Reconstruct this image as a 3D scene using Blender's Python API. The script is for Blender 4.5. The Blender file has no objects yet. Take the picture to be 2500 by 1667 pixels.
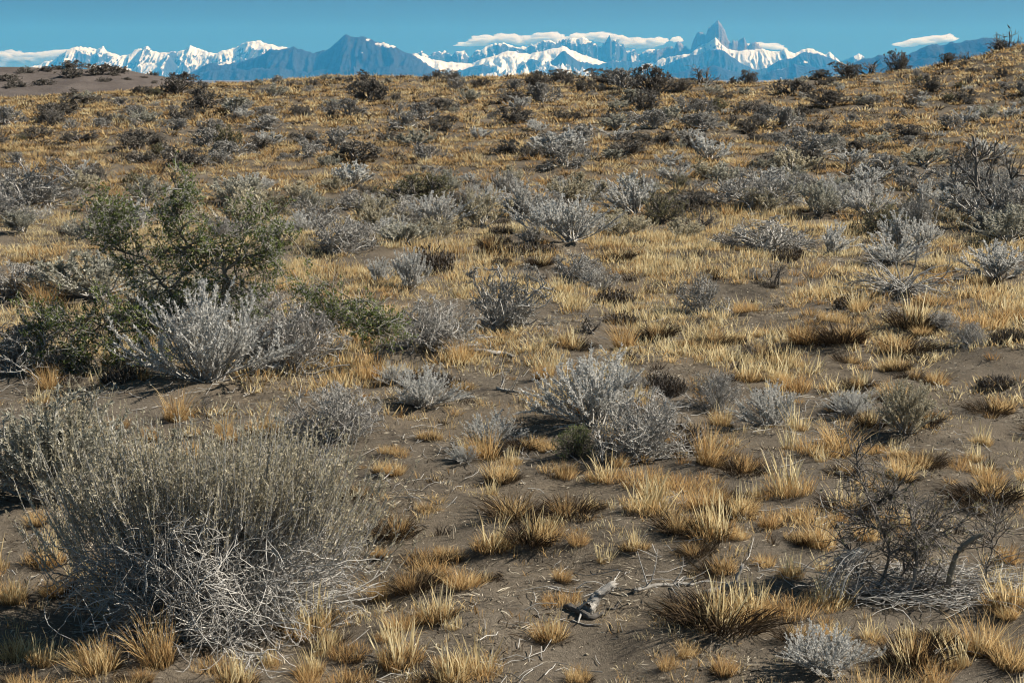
import bpy, math
import numpy as np
from mathutils import Matrix, Vector

# ------------------------------------------------------------------ camera, sky, sun, exposure
scene = bpy.context.scene
COL = scene.collection
IW, IH, FPX = 2500.0, 1667.0, 3965.0            # the photograph's size and focal length in its pixels
HORIZON = 190.0                                  # row of eye level
CAM_H = 1.8
PITCH = math.atan((IH / 2 - HORIZON) / FPX)

cam_data = bpy.data.cameras.new('camera')
cam_data.sensor_width = 36.0
cam_data.lens = 36.0 * FPX / IW
cam_data.clip_start = 0.1
cam_data.clip_end = 400000.0
cam = bpy.data.objects.new('camera', cam_data)
COL.objects.link(cam)
cam.location = (0, 0, CAM_H)
cam.rotation_euler = (math.pi / 2 - PITCH, 0, 0)
scene.camera = cam

SUN_AZ = math.radians(80)      # to the right of the view direction (+Y), clockwise
SUN_EL = math.radians(38)
world = bpy.data.worlds.new('World')
scene.world = world
world.use_nodes = True
wn, wl = world.node_tree.nodes, world.node_tree.links
wn.clear()
w_out = wn.new('ShaderNodeOutputWorld')
w_bg = wn.new('ShaderNodeBackground')
w_bg.inputs['Strength'].default_value = 0.055
sky = wn.new('ShaderNodeTexSky')
sky.sky_type = 'NISHITA'
sky.sun_disc = False
sky.sun_elevation = SUN_EL
sky.sun_rotation = SUN_AZ
sky.altitude = 300
sky.air_density = 1.0
sky.dust_density = 0.2
sky.ozone_density = 2.5
w_tc = wn.new('ShaderNodeTexCoord')          # clear mountain air: the blue reaches down to the horizon
w_up = wn.new('ShaderNodeVectorMath'); w_up.operation = 'ADD'
w_up.inputs[1].default_value = (0, 0, 0.85)
w_nm = wn.new('ShaderNodeVectorMath'); w_nm.operation = 'NORMALIZE'
wl.new(w_tc.outputs['Generated'], w_up.inputs[0])
wl.new(w_up.outputs[0], w_nm.inputs[0])
wl.new(w_nm.outputs[0], sky.inputs['Vector'])
w_tint = wn.new('ShaderNodeMix'); w_tint.data_type = 'RGBA'; w_tint.blend_type = 'MULTIPLY'
w_tint.inputs['Factor'].default_value = 1.0
w_tint.inputs[7].default_value = (0.98, 1.04, 0.82, 1)     # the greenish blue of the photograph's sky
wl.new(sky.outputs['Color'], w_tint.inputs[6])
wl.new(w_tint.outputs[2], w_bg.inputs['Color'])
wl.new(w_bg.outputs['Background'], w_out.inputs['Surface'])

sun_data = bpy.data.lights.new('sun', 'SUN')
sun_data.energy = 5.0
sun_data.angle = math.radians(0.5)
sun_data.color = (1.0, 0.92, 0.80)
sun = bpy.data.objects.new('sun', sun_data)
COL.objects.link(sun)
sun_dir = Vector((math.sin(SUN_AZ) * math.cos(SUN_EL), math.cos(SUN_AZ) * math.cos(SUN_EL), math.sin(SUN_EL)))
sun.rotation_euler = sun_dir.to_track_quat('Z', 'Y').to_euler()
sun.location = (20, 10, 30)

scene.view_settings.view_transform = 'Standard'
scene.view_settings.look = 'None'
scene.view_settings.gamma = 1.0
scene.view_settings.use_curve_mapping = False
scene.view_settings.exposure = 0.78
scene.render.engine = 'CYCLES'
scene.cycles.max_bounces = 6
scene.cycles.diffuse_bounces = 3
scene.cycles.transmission_bounces = 3
scene.cycles.transparent_max_bounces = 8
scene.cycles.volume_bounces = 2
scene.cycles.filter_width = 1.1
scene.cycles.use_denoising = True

# ------------------------------------------------------------------ helpers: pixels, noise, meshes, materials
CP, SP = math.cos(PITCH), math.sin(PITCH)


def ray(px, py):
    """direction (x, y, z) of a pixel, scaled to y = 1"""
    px = np.asarray(px, float); py = np.asarray(py, float)
    a = (px - IW / 2) / FPX
    b = -(py - IH / 2) / FPX
    y = CP + b * SP
    z = -SP + b * CP
    return a / y, z / y


def project(x, y, z):
    z = z - CAM_H
    d = y * CP - z * SP
    u = y * SP + z * CP
    return IW / 2 + FPX * x / d, IH / 2 - FPX * u / d


def _hash(ix, iy, seed):
    h = (ix.astype(np.int64) * 374761393 + iy.astype(np.int64) * 668265263 + seed * 1442695041) & 0xFFFFFFFF
    h = ((h ^ (h >> 13)) * 1274126177) & 0xFFFFFFFF
    return ((h ^ (h >> 16)) & 0xFFFF) / 65535.0


def perlin(x, y, seed=0):
    x = np.asarray(x, float); y = np.asarray(y, float)
    x, y = np.broadcast_arrays(x, y)
    ix = np.floor(x).astype(np.int64); iy = np.floor(y).astype(np.int64)
    fx = x - ix; fy = y - iy
    u = fx * fx * fx * (fx * (fx * 6 - 15) + 10)
    v = fy * fy * fy * (fy * (fy * 6 - 15) + 10)

    def g(ox, oy):
        a = _hash(ix + ox, iy + oy, seed) * 2 * np.pi
        return np.cos(a) * (fx - ox) + np.sin(a) * (fy - oy)
    n0 = g(0, 0) * (1 - u) + g(1, 0) * u
    n1 = g(0, 1) * (1 - u) + g(1, 1) * u
    return (n0 * (1 - v) + n1 * v) * 1.4


def fbm(x, y, octv=4, seed=0, gain=0.5):
    s = 0.0; a = 1.0; f = 1.0
    for i in range(octv):
        s = s + a * perlin(x * f, y * f, seed + i * 17)
        a *= gain; f *= 2.03
    return s


def ridged(x, y, octv=4, seed=0, gain=0.5):
    s = 0.0; a = 1.0; f = 1.0; t = 0.0
    for i in range(octv):
        s = s + a * (1 - np.abs(perlin(x * f, y * f, seed + i * 31)) * 1.6)
        t += a; a *= gain; f *= 2.1
    return s / t


def sstep(a, b, x):
    t = np.clip((x - a) / (b - a), 0, 1)
    return t * t * (3 - 2 * t)


def new_mesh(name, verts, faces, attrs=None, smooth=False):
    """verts (N,3); faces: list of (M,k) index arrays; attrs: name -> (N,) or (N,3) point data"""
    verts = np.ascontiguousarray(verts, np.float32)
    if isinstance(faces, np.ndarray):
        faces = [faces]
    faces = [f for f in faces if len(f)]
    me = bpy.data.meshes.new(name)
    me.vertices.add(len(verts))
    me.vertices.foreach_set('co', verts.ravel())
    loops = np.concatenate([f.ravel() for f in faces]).astype(np.int32)
    counts = np.concatenate([np.full(len(f), f.shape[1], np.int32) for f in faces])
    starts = np.concatenate([[0], np.cumsum(counts)[:-1]]).astype(np.int32)
    me.loops.add(len(loops))
    me.loops.foreach_set('vertex_index', loops)
    me.polygons.add(len(counts))
    me.polygons.foreach_set('loop_start', starts)
    if smooth:
        me.polygons.foreach_set('use_smooth', np.ones(len(counts), bool))
    me.update(calc_edges=True)
    for k, v in (attrs or {}).items():
        v = np.ascontiguousarray(v, np.float32)
        if v.ndim == 1:
            a = me.attributes.new(k, 'FLOAT', 'POINT'); a.data.foreach_set('value', v)
        else:
            a = me.attributes.new(k, 'FLOAT_VECTOR', 'POINT'); a.data.foreach_set('vector', v.ravel())
    return me


def link(name, me, mat=None, parent=None):
    o = bpy.data.objects.new(name, me)
    COL.objects.link(o)
    if mat is not None and len(me.materials) == 0:
        me.materials.append(mat)
    if parent is not None:
        o.parent = parent
    return o


def tag(o, label=None, cat=None, group=None, kind=None):
    if label: o['label'] = label
    if cat: o['category'] = cat
    if group: o['group'] = group
    if kind: o['kind'] = kind
    return o


def empty(name, loc=(0, 0, 0)):
    o = bpy.data.objects.new(name, None)
    o.empty_display_size = 0.1
    COL.objects.link(o)
    o.location = loc
    return o


def grid_faces(nx, ny):
    i = np.arange(nx * ny).reshape(ny, nx)
    return np.stack([i[:-1, :-1], i[:-1, 1:], i[1:, 1:], i[1:, :-1]], -1).reshape(-1, 4)


class NT:
    """small node-tree builder"""
    def __init__(self, name):
        self.mat = bpy.data.materials.new(name)
        self.mat.use_nodes = True
        self.t = self.mat.node_tree
        self.t.nodes.clear()
        self.out = self.t.nodes.new('ShaderNodeOutputMaterial')

    def n(self, typ, **kw):
        nd = self.t.nodes.new(typ)
        for k, v in kw.items():
            setattr(nd, k, v)
        return nd

    def set(self, sock, v):
        if hasattr(v, 'is_output') or isinstance(v, bpy.types.NodeSocket):
            self.t.links.new(v, sock)
        else:
            sock.default_value = v

    def attr(self, name, out='Fac'):
        return self.n('ShaderNodeAttribute', attribute_name=name).outputs[out]

    def noise(self, scale, detail=4, rough=0.55, vec=None, dist=0.0):
        nd = self.n('ShaderNodeTexNoise')
        nd.inputs['Scale'].default_value = scale
        nd.inputs['Detail'].default_value = detail
        nd.inputs['Roughness'].default_value = rough
        nd.inputs['Distortion'].default_value = dist
        if vec is not None: self.t.links.new(vec, nd.inputs['Vector'])
        return nd.outputs['Fac']

    def ramp(self, fac, stops):
        nd = self.n('ShaderNodeValToRGB')
        el = nd.color_ramp.elements
        while len(el) < len(stops): el.new(0.5)
        for e, (p, c) in zip(el, stops):
            e.position = p
            e.color = (*c, 1) if len(c) == 3 else c
        self.t.links.new(fac, nd.inputs['Fac'])
        return nd.outputs['Color']

    def mix(self, fac, a, b, blend='MIX'):
        nd = self.n('ShaderNodeMix', data_type='RGBA', blend_type=blend)
        self.set(nd.inputs['Factor'], fac)
        for s, v in ((nd.inputs[6], a), (nd.inputs[7], b)):
            if isinstance(v, tuple): v = (*v, 1) if len(v) == 3 else v
            self.set(s, v)
        return nd.outputs[2]

    def math(self, op, a, b=0.0, c=None, clamp=False):
        nd = self.n('ShaderNodeMath', operation=op, use_clamp=clamp)
        self.set(nd.inputs[0], a); self.set(nd.inputs[1], b)
        if c is not None: self.set(nd.inputs[2], c)
        return nd.outputs[0]

    def pos(self):
        return self.n('ShaderNodeNewGeometry').outputs['Position']

    def bump(self, h, strength, dist):
        nd = self.n('ShaderNodeBump')
        nd.inputs['Strength'].default_value = strength
        nd.inputs['Distance'].default_value = dist
        self.t.links.new(h, nd.inputs['Height'])
        return nd.outputs['Normal']

    def principled(self, col, rough=0.9, normal=None, spec=0.15):
        nd = self.n('ShaderNodeBsdfPrincipled')
        self.set(nd.inputs['Base Color'], (*col, 1) if isinstance(col, tuple) and len(col) == 3 else col)
        self.set(nd.inputs['Roughness'], rough)
        nd.inputs['Specular IOR Level'].default_value = spec
        if normal is not None: self.t.links.new(normal, nd.inputs['Normal'])
        return nd.outputs[0]

    def done(self, shader):
        self.t.links.new(shader, self.out.inputs['Surface'])
        return self.mat


# ------------------------------------------------------------------ terrain
_cp = np.array([(0, 233), (320, 219), (460, 205), (585, 197), (690, 190), (830, 181), (1063, 184), (1276, 181),
                (1490, 183), (1700, 191), (1860, 195), (1970, 190), (2126, 177), (2232, 161), (2340, 141), (2430, 121),
                (2500, 106), (2700, 85), (3200, 70)], float)


def crest(x):
    dc = 50.0 - 0.28 * np.clip(x, -40, 25)
    px = IW / 2 + x / dc * FPX
    row = np.interp(px, _cp[:, 0], _cp[:, 1], left=238)
    _, zz = ray(px, row)
    return dc, CAM_H + zz * dc


def terrain(x, y, fine=True):
    x = np.asarray(x, float); y = np.asarray(y, float)
    dc, zc = crest(x)
    y0 = 19.5 + 1.2 * perlin(x / 9.0, x * 0 + 0.3, 5)
    s = np.clip((y - y0) / (dc - y0), 0, 3)
    a = zc * s ** 1.22
    b = zc + 0.03 - 0.13 * (y - dc)
    k = 0.16
    z = -k * np.log(np.exp(-np.clip(a, -30, 60) / k) + np.exp(-np.clip(b, -90, 60) / k))
    z = np.maximum(z, -14.0 - 286.0 * sstep(140, 9000, y))
    near = sstep(90, 55, y)
    z = z + near * (0.09 * fbm(x / 3.3, y / 3.3, 3, 11) * sstep(0, 6, np.abs(y) + 2) + 0.055 * fbm(x / 0.8, y / 0.9, 3, 23))
    if fine:
        z = z + near * 0.020 * fbm(x / 0.19, y / 0.22, 3, 41)
    return z


def ground_at(px, py, tmax=90.0):
    """march the pixel's ray to the ground"""
    ax, az = ray(px, py)
    t = np.arange(2.0, tmax, 0.05)
    zz = CAM_H + az * t
    g = terrain(ax * t, t)
    hit = np.nonzero(zz <= g)[0]
    i = hit[0] if len(hit) else int(np.argmin(zz - g))
    return float(ax * t[i]), float(t[i]), float(g[i])


def graded(segs):
    out = []
    for a, b, n in segs:
        out.append(np.linspace(a, b, n, endpoint=False))
    out.append([segs[-1][1]])
    return np.concatenate(out)


def build_ground():
    xs = graded([(-70000, -2000, 12), (-2000, -120, 14), (-120, -26, 30), (-26, -7, 70), (-7, 7, 170), (7, 26, 70),
                 (26, 120, 30), (120, 2000, 14), (2000, 70000, 12)])
    ys = graded([(-15000, -100, 10), (-100, -6, 12), (-6, 3, 14), (3, 9, 95), (9, 20, 80), (20, 60, 85), (60, 140, 24),
                 (140, 2000, 16), (2000, 98000, 16)])
    X, Y = np.meshgrid(xs, ys)
    Z = terrain(X, Y)
    me = new_mesh('ground', np.stack([X, Y, Z], -1).reshape(-1, 3), grid_faces(len(xs), len(ys)), smooth=True)
    m = NT('sandy_soil')
    p = m.pos()
    big = m.noise(0.55, 5, 0.6, p)
    mid = m.noise(4.0, 6, 0.65, p)
    fine = m.noise(60.0, 4, 0.7, p)
    grit = m.noise(260.0, 2, 0.6, p)
    c = m.ramp(mid, [(0.3, (0.092, 0.078, 0.062)), (0.5, (0.148, 0.127, 0.102)), (0.72, (0.205, 0.178, 0.144))])
    c2 = m.mix(m.ramp(big, [(0.42, (0, 0, 0)), (0.62, (1, 1, 1))]), c, (0.165, 0.135, 0.100))
    c3 = m.mix(m.ramp(fine, [(0.35, (0.55, 0.55, 0.55)), (0.65, (0, 0, 0))]), c2, (0.050, 0.042, 0.034))
    c4 = m.mix(m.ramp(grit, [(0.60, (0, 0, 0)), (0.72, (0.7, 0.7, 0.7))]), c3, (0.30, 0.27, 0.225))
    dark_blotch = m.math('MULTIPLY', m.ramp(m.noise(2.3, 6, 0.7, p), [(0.50, (0, 0, 0)), (0.62, (1, 1, 1))]), m.ramp(m.noise(17.0, 5, 0.7, p), [(0.42, (0, 0, 0)), (0.60, (1, 1, 1))]))
    c4 = m.mix(m.math('MULTIPLY', dark_blotch, 0.75), c4, (0.052, 0.044, 0.037))  # soil colour darkened in blotches, standing in for small shadows and dead tufts
    h = m.math('ADD', m.math('MULTIPLY', fine, 0.5), m.math('MULTIPLY', grit, 0.35))
    nb = m.bump(h, 0.9, 0.016)
    mat = m.done(m.principled(c4, 0.95, nb, 0.1))
    o = link('ground', me, mat)
    tag(o, kind='structure', label='brown sandy soil of the dry steppe and low hill')
    return o


build_ground()


def build_dune():
    prof = np.array([(-500, 170), (-200, 168), (0, 165), (110, 168), (210, 172), (290, 173), (350, 184), (425, 192), (480, 204), (560, 226), (640, 245)], float)
    D = 96.0
    xs = np.linspace(-50, -13, 150); ys = np.linspace(66, 130, 110)
    X, Y = np.meshgrid(xs, ys)
    px = IW / 2 + X / D * FPX
    row = np.interp(px, prof[:, 0], prof[:, 1])
    _, zz = ray(px, row)
    zc = CAM_H + zz * D
    wob = 3.0 * perlin(X / 9, Y * 0, 77)
    t = (Y - D - wob)
    fall = np.where(t < 0, 0.115 * np.maximum(-t - 2, 0), 0.25 * np.maximum(t - 3, 0))
    Z = zc - fall + 0.16 * fbm(X / 6, Y / 6, 4, 70) + 0.03 * fbm(X / 1.1, Y / 1.1, 3, 71)
    Z = np.maximum(Z, terrain(X, Y, False) - 0.6)
    me = new_mesh('sand_dune', np.stack([X, Y, Z], -1).reshape(-1, 3), grid_faces(len(xs), len(ys)), smooth=True)
    m = NT('grey_dune_sand')
    p = m.pos()
    c = m.ramp(m.noise(0.35, 5, 0.6, p), [(0.35, (0.085, 0.072, 0.068)), (0.65, (0.125, 0.108, 0.100))])
    mat = m.done(m.principled(c, 0.95, m.bump(m.noise(3.0, 5, 0.6, p), 0.5, 0.15), 0.1))
    o = link('sand_dune', me, mat)
    tag(o, kind='structure', label='bare grey sand dune rising behind the left end of the hill')
    DUNE['X'], DUNE['Y'], DUNE['Z'] = xs, ys, Z


DUNE = {}
build_dune()


def dune_z(x, y):
    xs, ys, Z = DUNE['X'], DUNE['Y'], DUNE['Z']
    i = np.clip(np.searchsorted(xs, x) - 1, 0, len(xs) - 2); j = np.clip(np.searchsorted(ys, y) - 1, 0, len(ys) - 2)
    u = (x - xs[i]) / (xs[i + 1] - xs[i]); v = (y - ys[j]) / (ys[j + 1] - ys[j])
    return (Z[j, i] * (1 - u) + Z[j, i + 1] * u) * (1 - v) + (Z[j + 1, i] * (1 - u) + Z[j + 1, i + 1] * u) * v


# ------------------------------------------------------------------ mountains
def mountain_material(name, rock_a, rock_b, scale):
    m = NT(name)
    p = m.pos()
    n = m.noise(1 / scale, 6, 0.65, p)
    rock = m.ramp(n, [(0.35, rock_a), (0.65, rock_b)])
    rock = m.mix(m.attr('slate'), rock, (0.030, 0.029, 0.030))
    s = m.attr('snow')
    n2 = m.noise(1 / 260.0, 5, 0.65, p)
    n3 = m.noise(1 / 900.0, 4, 0.6, p)
    f = m.math('ADD', s, m.math('ADD', m.math('MULTIPLY', m.math('SUBTRACT', n2, 0.5), 0.9), m.math('MULTIPLY', m.math('SUBTRACT', n3, 0.5), 0.8)))
    f = m.ramp(f, [(0.44, (0, 0, 0)), (0.56, (1, 1, 1))])
    c = m.mix(f, rock, (0.82, 0.80, 0.77))
    nb = m.bump(m.noise(1 / 240.0, 6, 0.75, p), 1.0, 130.0)
    return m.done(m.principled(c, 0.9, nb, 0.1))


def mountain(name, label, Y0, px0, px1, ridges, mat, snow_base, snow_alt, step=38.0, front=3600.0, back=900.0, dv=105.0,
             patches=(), bare=(), gully=0.55, rough=45.0, seed=0, gx=520.0):
    """ridges: (profile [(px, row)...], depth offset, slope, crest noise in m, snow bias)"""
    x0 = (px0 - IW / 2) / FPX * Y0; x1 = (px1 - IW / 2) / FPX * Y0
    xs = np.arange(x0, x1, step); vs = np.arange(-front, back, dv)
    X, V = np.meshgrid(xs, vs)
    base = -296.0
    H = np.full(X.shape, base - 60.0)
    S = np.zeros(X.shape); SL = np.zeros(X.shape)
    wx = X + 260 * fbm(X / 1500, V / 1500, 3, seed + 3)
    G = ridged(wx / gx, V / 2600, 4, seed + 5)            # gullies that run downhill
    for k, (prof, d, sl, cn, sb, *slate) in enumerate(ridges):
        pr = np.array(prof, float)
        Yd = Y0 + d
        px = IW / 2 + xs / Yd * FPX
        row = np.interp(px, pr[:, 0], pr[:, 1])
        _, zz = ray(px, row)
        z = CAM_H + zz * Yd + cn * fbm(xs / 260.0, xs * 0 + k * 3.1, 4, seed + 50 + k, 0.6)
        warp = 420 * fbm(xs / 1900.0, xs * 0 + k, 3, seed + 80 + k)
        t = np.abs(V - d - warp[None, :])
        hk = z[None, :] - sl * t * (1 + gully * (0.9 - G) * 2.2) - np.where(V > d, 0.3 * t, 0)
        sel = hk > H
        H = np.where(sel, hk, H); S = np.where(sel, sb, S); SL = np.where(sel, slate[0] if slate else 0.0, SL)
    up = np.clip((H - base) / 700.0, 0, 1)
    H = H + rough * up * (fbm(X / 430, V / 430, 5, seed + 9, 0.6))
    H = np.maximum(H, base)
    gz, gxx = np.gradient(H, dv, step)
    nz = 1 / np.sqrt(1 + gz ** 2 + gxx ** 2)
    snow = snow_base + S + snow_alt * (H / 1500.0 - 1.0) + 0.9 * (nz - 0.75)
    ppx, ppy = project(X, Y0 + V, H)
    for cx, cy, rx, ry, w in patches:
        r = ((ppx - cx) / rx) ** 2 + ((ppy - cy) / ry) ** 2
        snow = snow + w * np.exp(-r)
    me = new_mesh(name, np.stack([X, Y0 + V, H], -1).reshape(-1, 3), grid_faces(len(xs), len(vs)), {'snow': snow.ravel(), 'slate': SL.ravel()}, smooth=False)
    o = link(name, me, mat)
    tag(o, kind='structure', label=label)
    return o


ROCK_BROWN = mountain_material('brown_grey_rock', (0.035, 0.032, 0.031), (0.075, 0.067, 0.062), 900.0)
ROCK_GRANITE = mountain_material('pink_grey_granite', (0.13, 0.112, 0.103), (0.24, 0.20, 0.178), 500.0)
ROCK_DARK = mountain_material('dark_slope_rock', (0.015, 0.014, 0.014), (0.040, 0.035, 0.034), 1200.0)

mountain('snowy_mountain', 'long white snow covered range at the far left of the skyline', 86000, -150, 860, [
    ([(-200, 200), (40, 185), (90, 165), (145, 145), (173, 127), (202, 114), (231, 114), (249, 119), (266, 113), (278, 127), (307, 135),
      (325, 135), (351, 117), (361, 120), (374, 112), (387, 123), (403, 128), (426, 128), (463, 123), (477, 110), (491, 117),
      (517, 127), (535, 130), (564, 121), (596, 110), (614, 101), (640, 100), (669, 107), (708, 116), (741, 125), (800, 150), (860, 185)], 0, 0.55, 22, 0.08),
    ([(60, 195), (150, 165), (240, 160), (330, 168), (395, 150), (425, 133), (445, 160), (500, 172), (560, 150), (640, 150), (720, 180)], -1300, 0.42, 40, 0.12),
], ROCK_BROWN, 0.62, 0.12, patches=[(420, 160, 12, 40, -0.6), (200, 150, 22, 22, -0.45), (262, 140, 16, 10, -0.3), (360, 127, 12, 8, -0.35), (620, 130, 30, 14, -0.3)], seed=1)

mountain('dark_mountain', 'dark blue rocky mountain with a pointed top and thin snow on its right side', 62000, 330, 1180, [
    ([(330, 215), (426, 193), (481, 176), (502, 163), (531, 154), (564, 156), (593, 148), (632, 141), (669, 121), (694, 122), (725, 112),
      (741, 119), (770, 128), (802, 122), (822, 110), (851, 82), (872, 90), (890, 88), (919, 98), (941, 104), (966, 112), (988, 125),
      (1017, 135), (1038, 152), (1067, 168), (1089, 177), (1180, 205)], 0, 0.52, 16, 0.0),
    ([(430, 200), (520, 172), (600, 170), (680, 165), (760, 176), (860, 158), (950, 162), (1040, 182), (1100, 196)], -1500, 0.4, 30, -0.05),
], ROCK_DARK, 0.06, 0.10, patches=[(940, 112, 38, 11, 0.42), (898, 98, 16, 7, 0.4), (886, 132, 8, 7, 0.5), (980, 138, 14, 6, 0.4), (815, 145, 18, 5, 0.35),
                                   (855, 86, 6, 4, 0.4), (735, 125, 14, 6, 0.25), (676, 130, 6, 4, 0.3), (975, 150, 20, 4, 0.3)], seed=2)

mountain('glacier_mountain', 'snowy range with a bright glacier in the middle of the skyline', 84000, 930, 1720, [
    ([(930, 180), (1000, 134), (1017, 128), (1031, 124), (1049, 136), (1062, 124), (1078, 127), (1089, 124), (1107, 134), (1118, 123), (1136, 124), (1149, 138),
      (1165, 122), (1179, 117), (1208, 105), (1234, 104), (1255, 113), (1284, 113), (1306, 106), (1338, 95), (1353, 104), (1371, 94),
      (1393, 91), (1421, 90), (1436, 99), (1461, 113), (1472, 103), (1480, 92), (1484, 82), (1489, 101), (1499, 97), (1508, 109), (1517, 105),
      (1526, 122), (1544, 121), (1555, 132), (1577, 119), (1602, 121), (1650, 140), (1720, 180)], 0, 0.95, 34, 0.04),
    ([(930, 190), (1000, 140), (1017, 131), (1040, 139), (1053, 146), (1100, 152), (1147, 155), (1180, 145), (1216, 134), (1240, 124), (1290, 131), (1306, 128),
      (1350, 119), (1371, 112), (1400, 126), (1430, 137), (1470, 152), (1500, 162), (1560, 175), (1640, 190)], -1500, 0.24, 20, 0.42),
    ([(1080, 190), (1125, 170), (1147, 165), (1179, 157), (1208, 166), (1226, 173), (1266, 166), (1299, 140), (1324, 153), (1349, 145), (1375, 122),
      (1393, 138), (1414, 152), (1450, 156), (1487, 150), (1523, 148), (1560, 150), (1600, 165), (1660, 185)], -3600, 0.6, 24, -0.50, 0.8),
], ROCK_BROWN, 0.48, 0.10, front=6500, patches=[(1230, 160, 60, 8, 0.5), (1420, 100, 30, 10, 0.25), (1545, 145, 10, 12, 0.4), (1500, 140, 10, 14, 0.25)], seed=3, gully=0.5)

mountain('granite_spire', 'tall granite spires with the highest pointed tower of the skyline', 78000, 1560, 2080, [
    ([(1560, 150), (1600, 121), (1625, 110), (1638, 114), (1646, 102), (1657, 103), (1669, 112), (1678, 122), (1686, 98), (1694, 81), (1701, 73), (1709, 81),
      (1715, 86), (1722, 66), (1734, 55), (1743, 49), (1751, 54), (1759, 70), (1766, 89), (1774, 108), (1780, 98), (1791, 99), (1807, 90), (1812, 98),
      (1817, 108), (1826, 101), (1837, 102), (1849, 112), (1868, 124), (1900, 140), (2080, 190)], 0, 2.3, 20, -0.55),
    ([(1560, 160), (1620, 140), (1680, 130), (1700, 112), (1720, 104), (1738, 92), (1752, 108), (1766, 118), (1790, 124), (1820, 122), (1850, 119), (1868, 124), (1887, 126),
      (1906, 117), (1918, 126), (1929, 131), (1952, 120), (1973, 119), (2002, 133), (2015, 127), (2036, 147), (2080, 175)], -420, 0.62, 16, 0.34, 0.5),
    ([(1560, 175), (1620, 158), (1670, 135), (1700, 134), (1726, 121), (1753, 122), (1784, 143), (1810, 160), (1837, 172), (1868, 165), (1895, 146), (1925, 142),
      (1952, 126), (1973, 128), (2010, 138), (2036, 150), (2080, 178)], -2000, 0.55, 20, -0.36, 1.0),
], ROCK_GRANITE, 0.36, 0.06, step=30, dv=68, front=5200, patches=[(1738, 100, 14, 9, 0.4), (1700, 112, 10, 14, 0.3), (1850, 135, 46, 16, 0.55), (1860, 156, 30, 12, 0.6), (1810, 140, 16, 8, 0.4), (1640, 125, 20, 6, 0.4), (1990, 128, 16, 6, 0.6),
                                                  (1965, 152, 16, 6, 0.5), (1670, 138, 12, 6, 0.5), (1800, 122, 40, 5, 0.3)], seed=4, gully=0.45, rough=25, gx=300)

mountain('blue_foothill', 'low dark foothill in front of the granite spires', 64000, 1560, 2200, [
    ([(1540, 215), (1620, 185), (1680, 168), (1740, 160), (1780, 172), (1830, 186), (1880, 172), (1930, 158), (1980, 163), (2040, 168), (2100, 182), (2200, 215)], 0, 0.4, 18, 0),
], ROCK_DARK, 0.12, 0.0, patches=[(1900, 165, 20, 4, 0.3), (1720, 170, 20, 3, 0.3)], seed=5)

mountain('far_white_peak', 'small white snow peak between the spires and the long blue ridge', 88000, 1990, 2290, [
    ([(1980, 185), (2040, 150), (2060, 142), (2082, 131), (2101, 143), (2130, 150), (2170, 160), (2290, 195)], 0, 0.6, 10, 0.0),
], ROCK_BROWN, 0.22, 0.0, patches=[(2096, 139, 14, 9, 0.7)], seed=6)

mountain('blue_ridge_mountain', 'long flat topped blue ridge at the right end of the skyline', 52000, 2030, 2900, [
    ([(2030, 180), (2070, 152), (2109, 142), (2128, 135), (2166, 133), (2197, 134), (2224, 119), (2266, 107), (2289, 110), (2308, 101), (2327, 103), (2350, 96),
      (2396, 91), (2420, 95), (2500, 104), (2600, 120), (2750, 150), (2900, 190)], 0, 0.5, 9, 0),
    ([(2030, 195), (2150, 160), (2250, 140), (2330, 130), (2420, 122), (2520, 130), (2700, 170), (2900, 200)], -1300, 0.42, 22, 0),
], ROCK_DARK, -0.1, 0.0, seed=7)

# ------------------------------------------------------------------ plant materials
def wood_mat(name, dark, light):
    m = NT(name)
    tr = m.n('ShaderNodeSeparateXYZ'); m.t.links.new(m.attr('tr', 'Vector'), tr.inputs[0])
    n = m.noise(45.0, 3, 0.6, m.n('ShaderNodeTexCoord').outputs['Object'])
    f = m.math('ADD', m.math('MULTIPLY', tr.outputs[1], 0.7), m.math('MULTIPLY', n, 0.35), clamp=True)
    return m.done(m.principled(m.ramp(f, [(0.1, dark), (0.9, light)]), 0.8, None, 0.2))


def leaf_mat(name, stops, trans=0.3, tcol=None, vary=0.35):
    """stops: colours by the random number of each leaf or blade; translucent, differs a little from plant to plant"""
    m = NT(name)
    tr = m.n('ShaderNodeSeparateXYZ'); m.t.links.new(m.attr('tr', 'Vector'), tr.inputs[0])
    oi = m.n('ShaderNodeObjectInfo').outputs['Random']
    f = m.math('ADD', tr.outputs[1], m.math('MULTIPLY', m.math('SUBTRACT', oi, 0.5), vary), clamp=True)
    c = m.ramp(f, stops)
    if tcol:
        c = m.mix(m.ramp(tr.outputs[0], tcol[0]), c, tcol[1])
    d = m.n('ShaderNodeBsdfDiffuse'); m.set(d.inputs['Color'], c)
    t = m.n('ShaderNodeBsdfTranslucent'); m.set(t.inputs['Color'], c)
    mx = m.n('ShaderNodeMixShader'); mx.inputs[0].default_value = trans
    m.t.links.new(d.outputs[0], mx.inputs[1]); m.t.links.new(t.outputs[0], mx.inputs[2])
    return m.done(mx.outputs[0])


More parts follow.
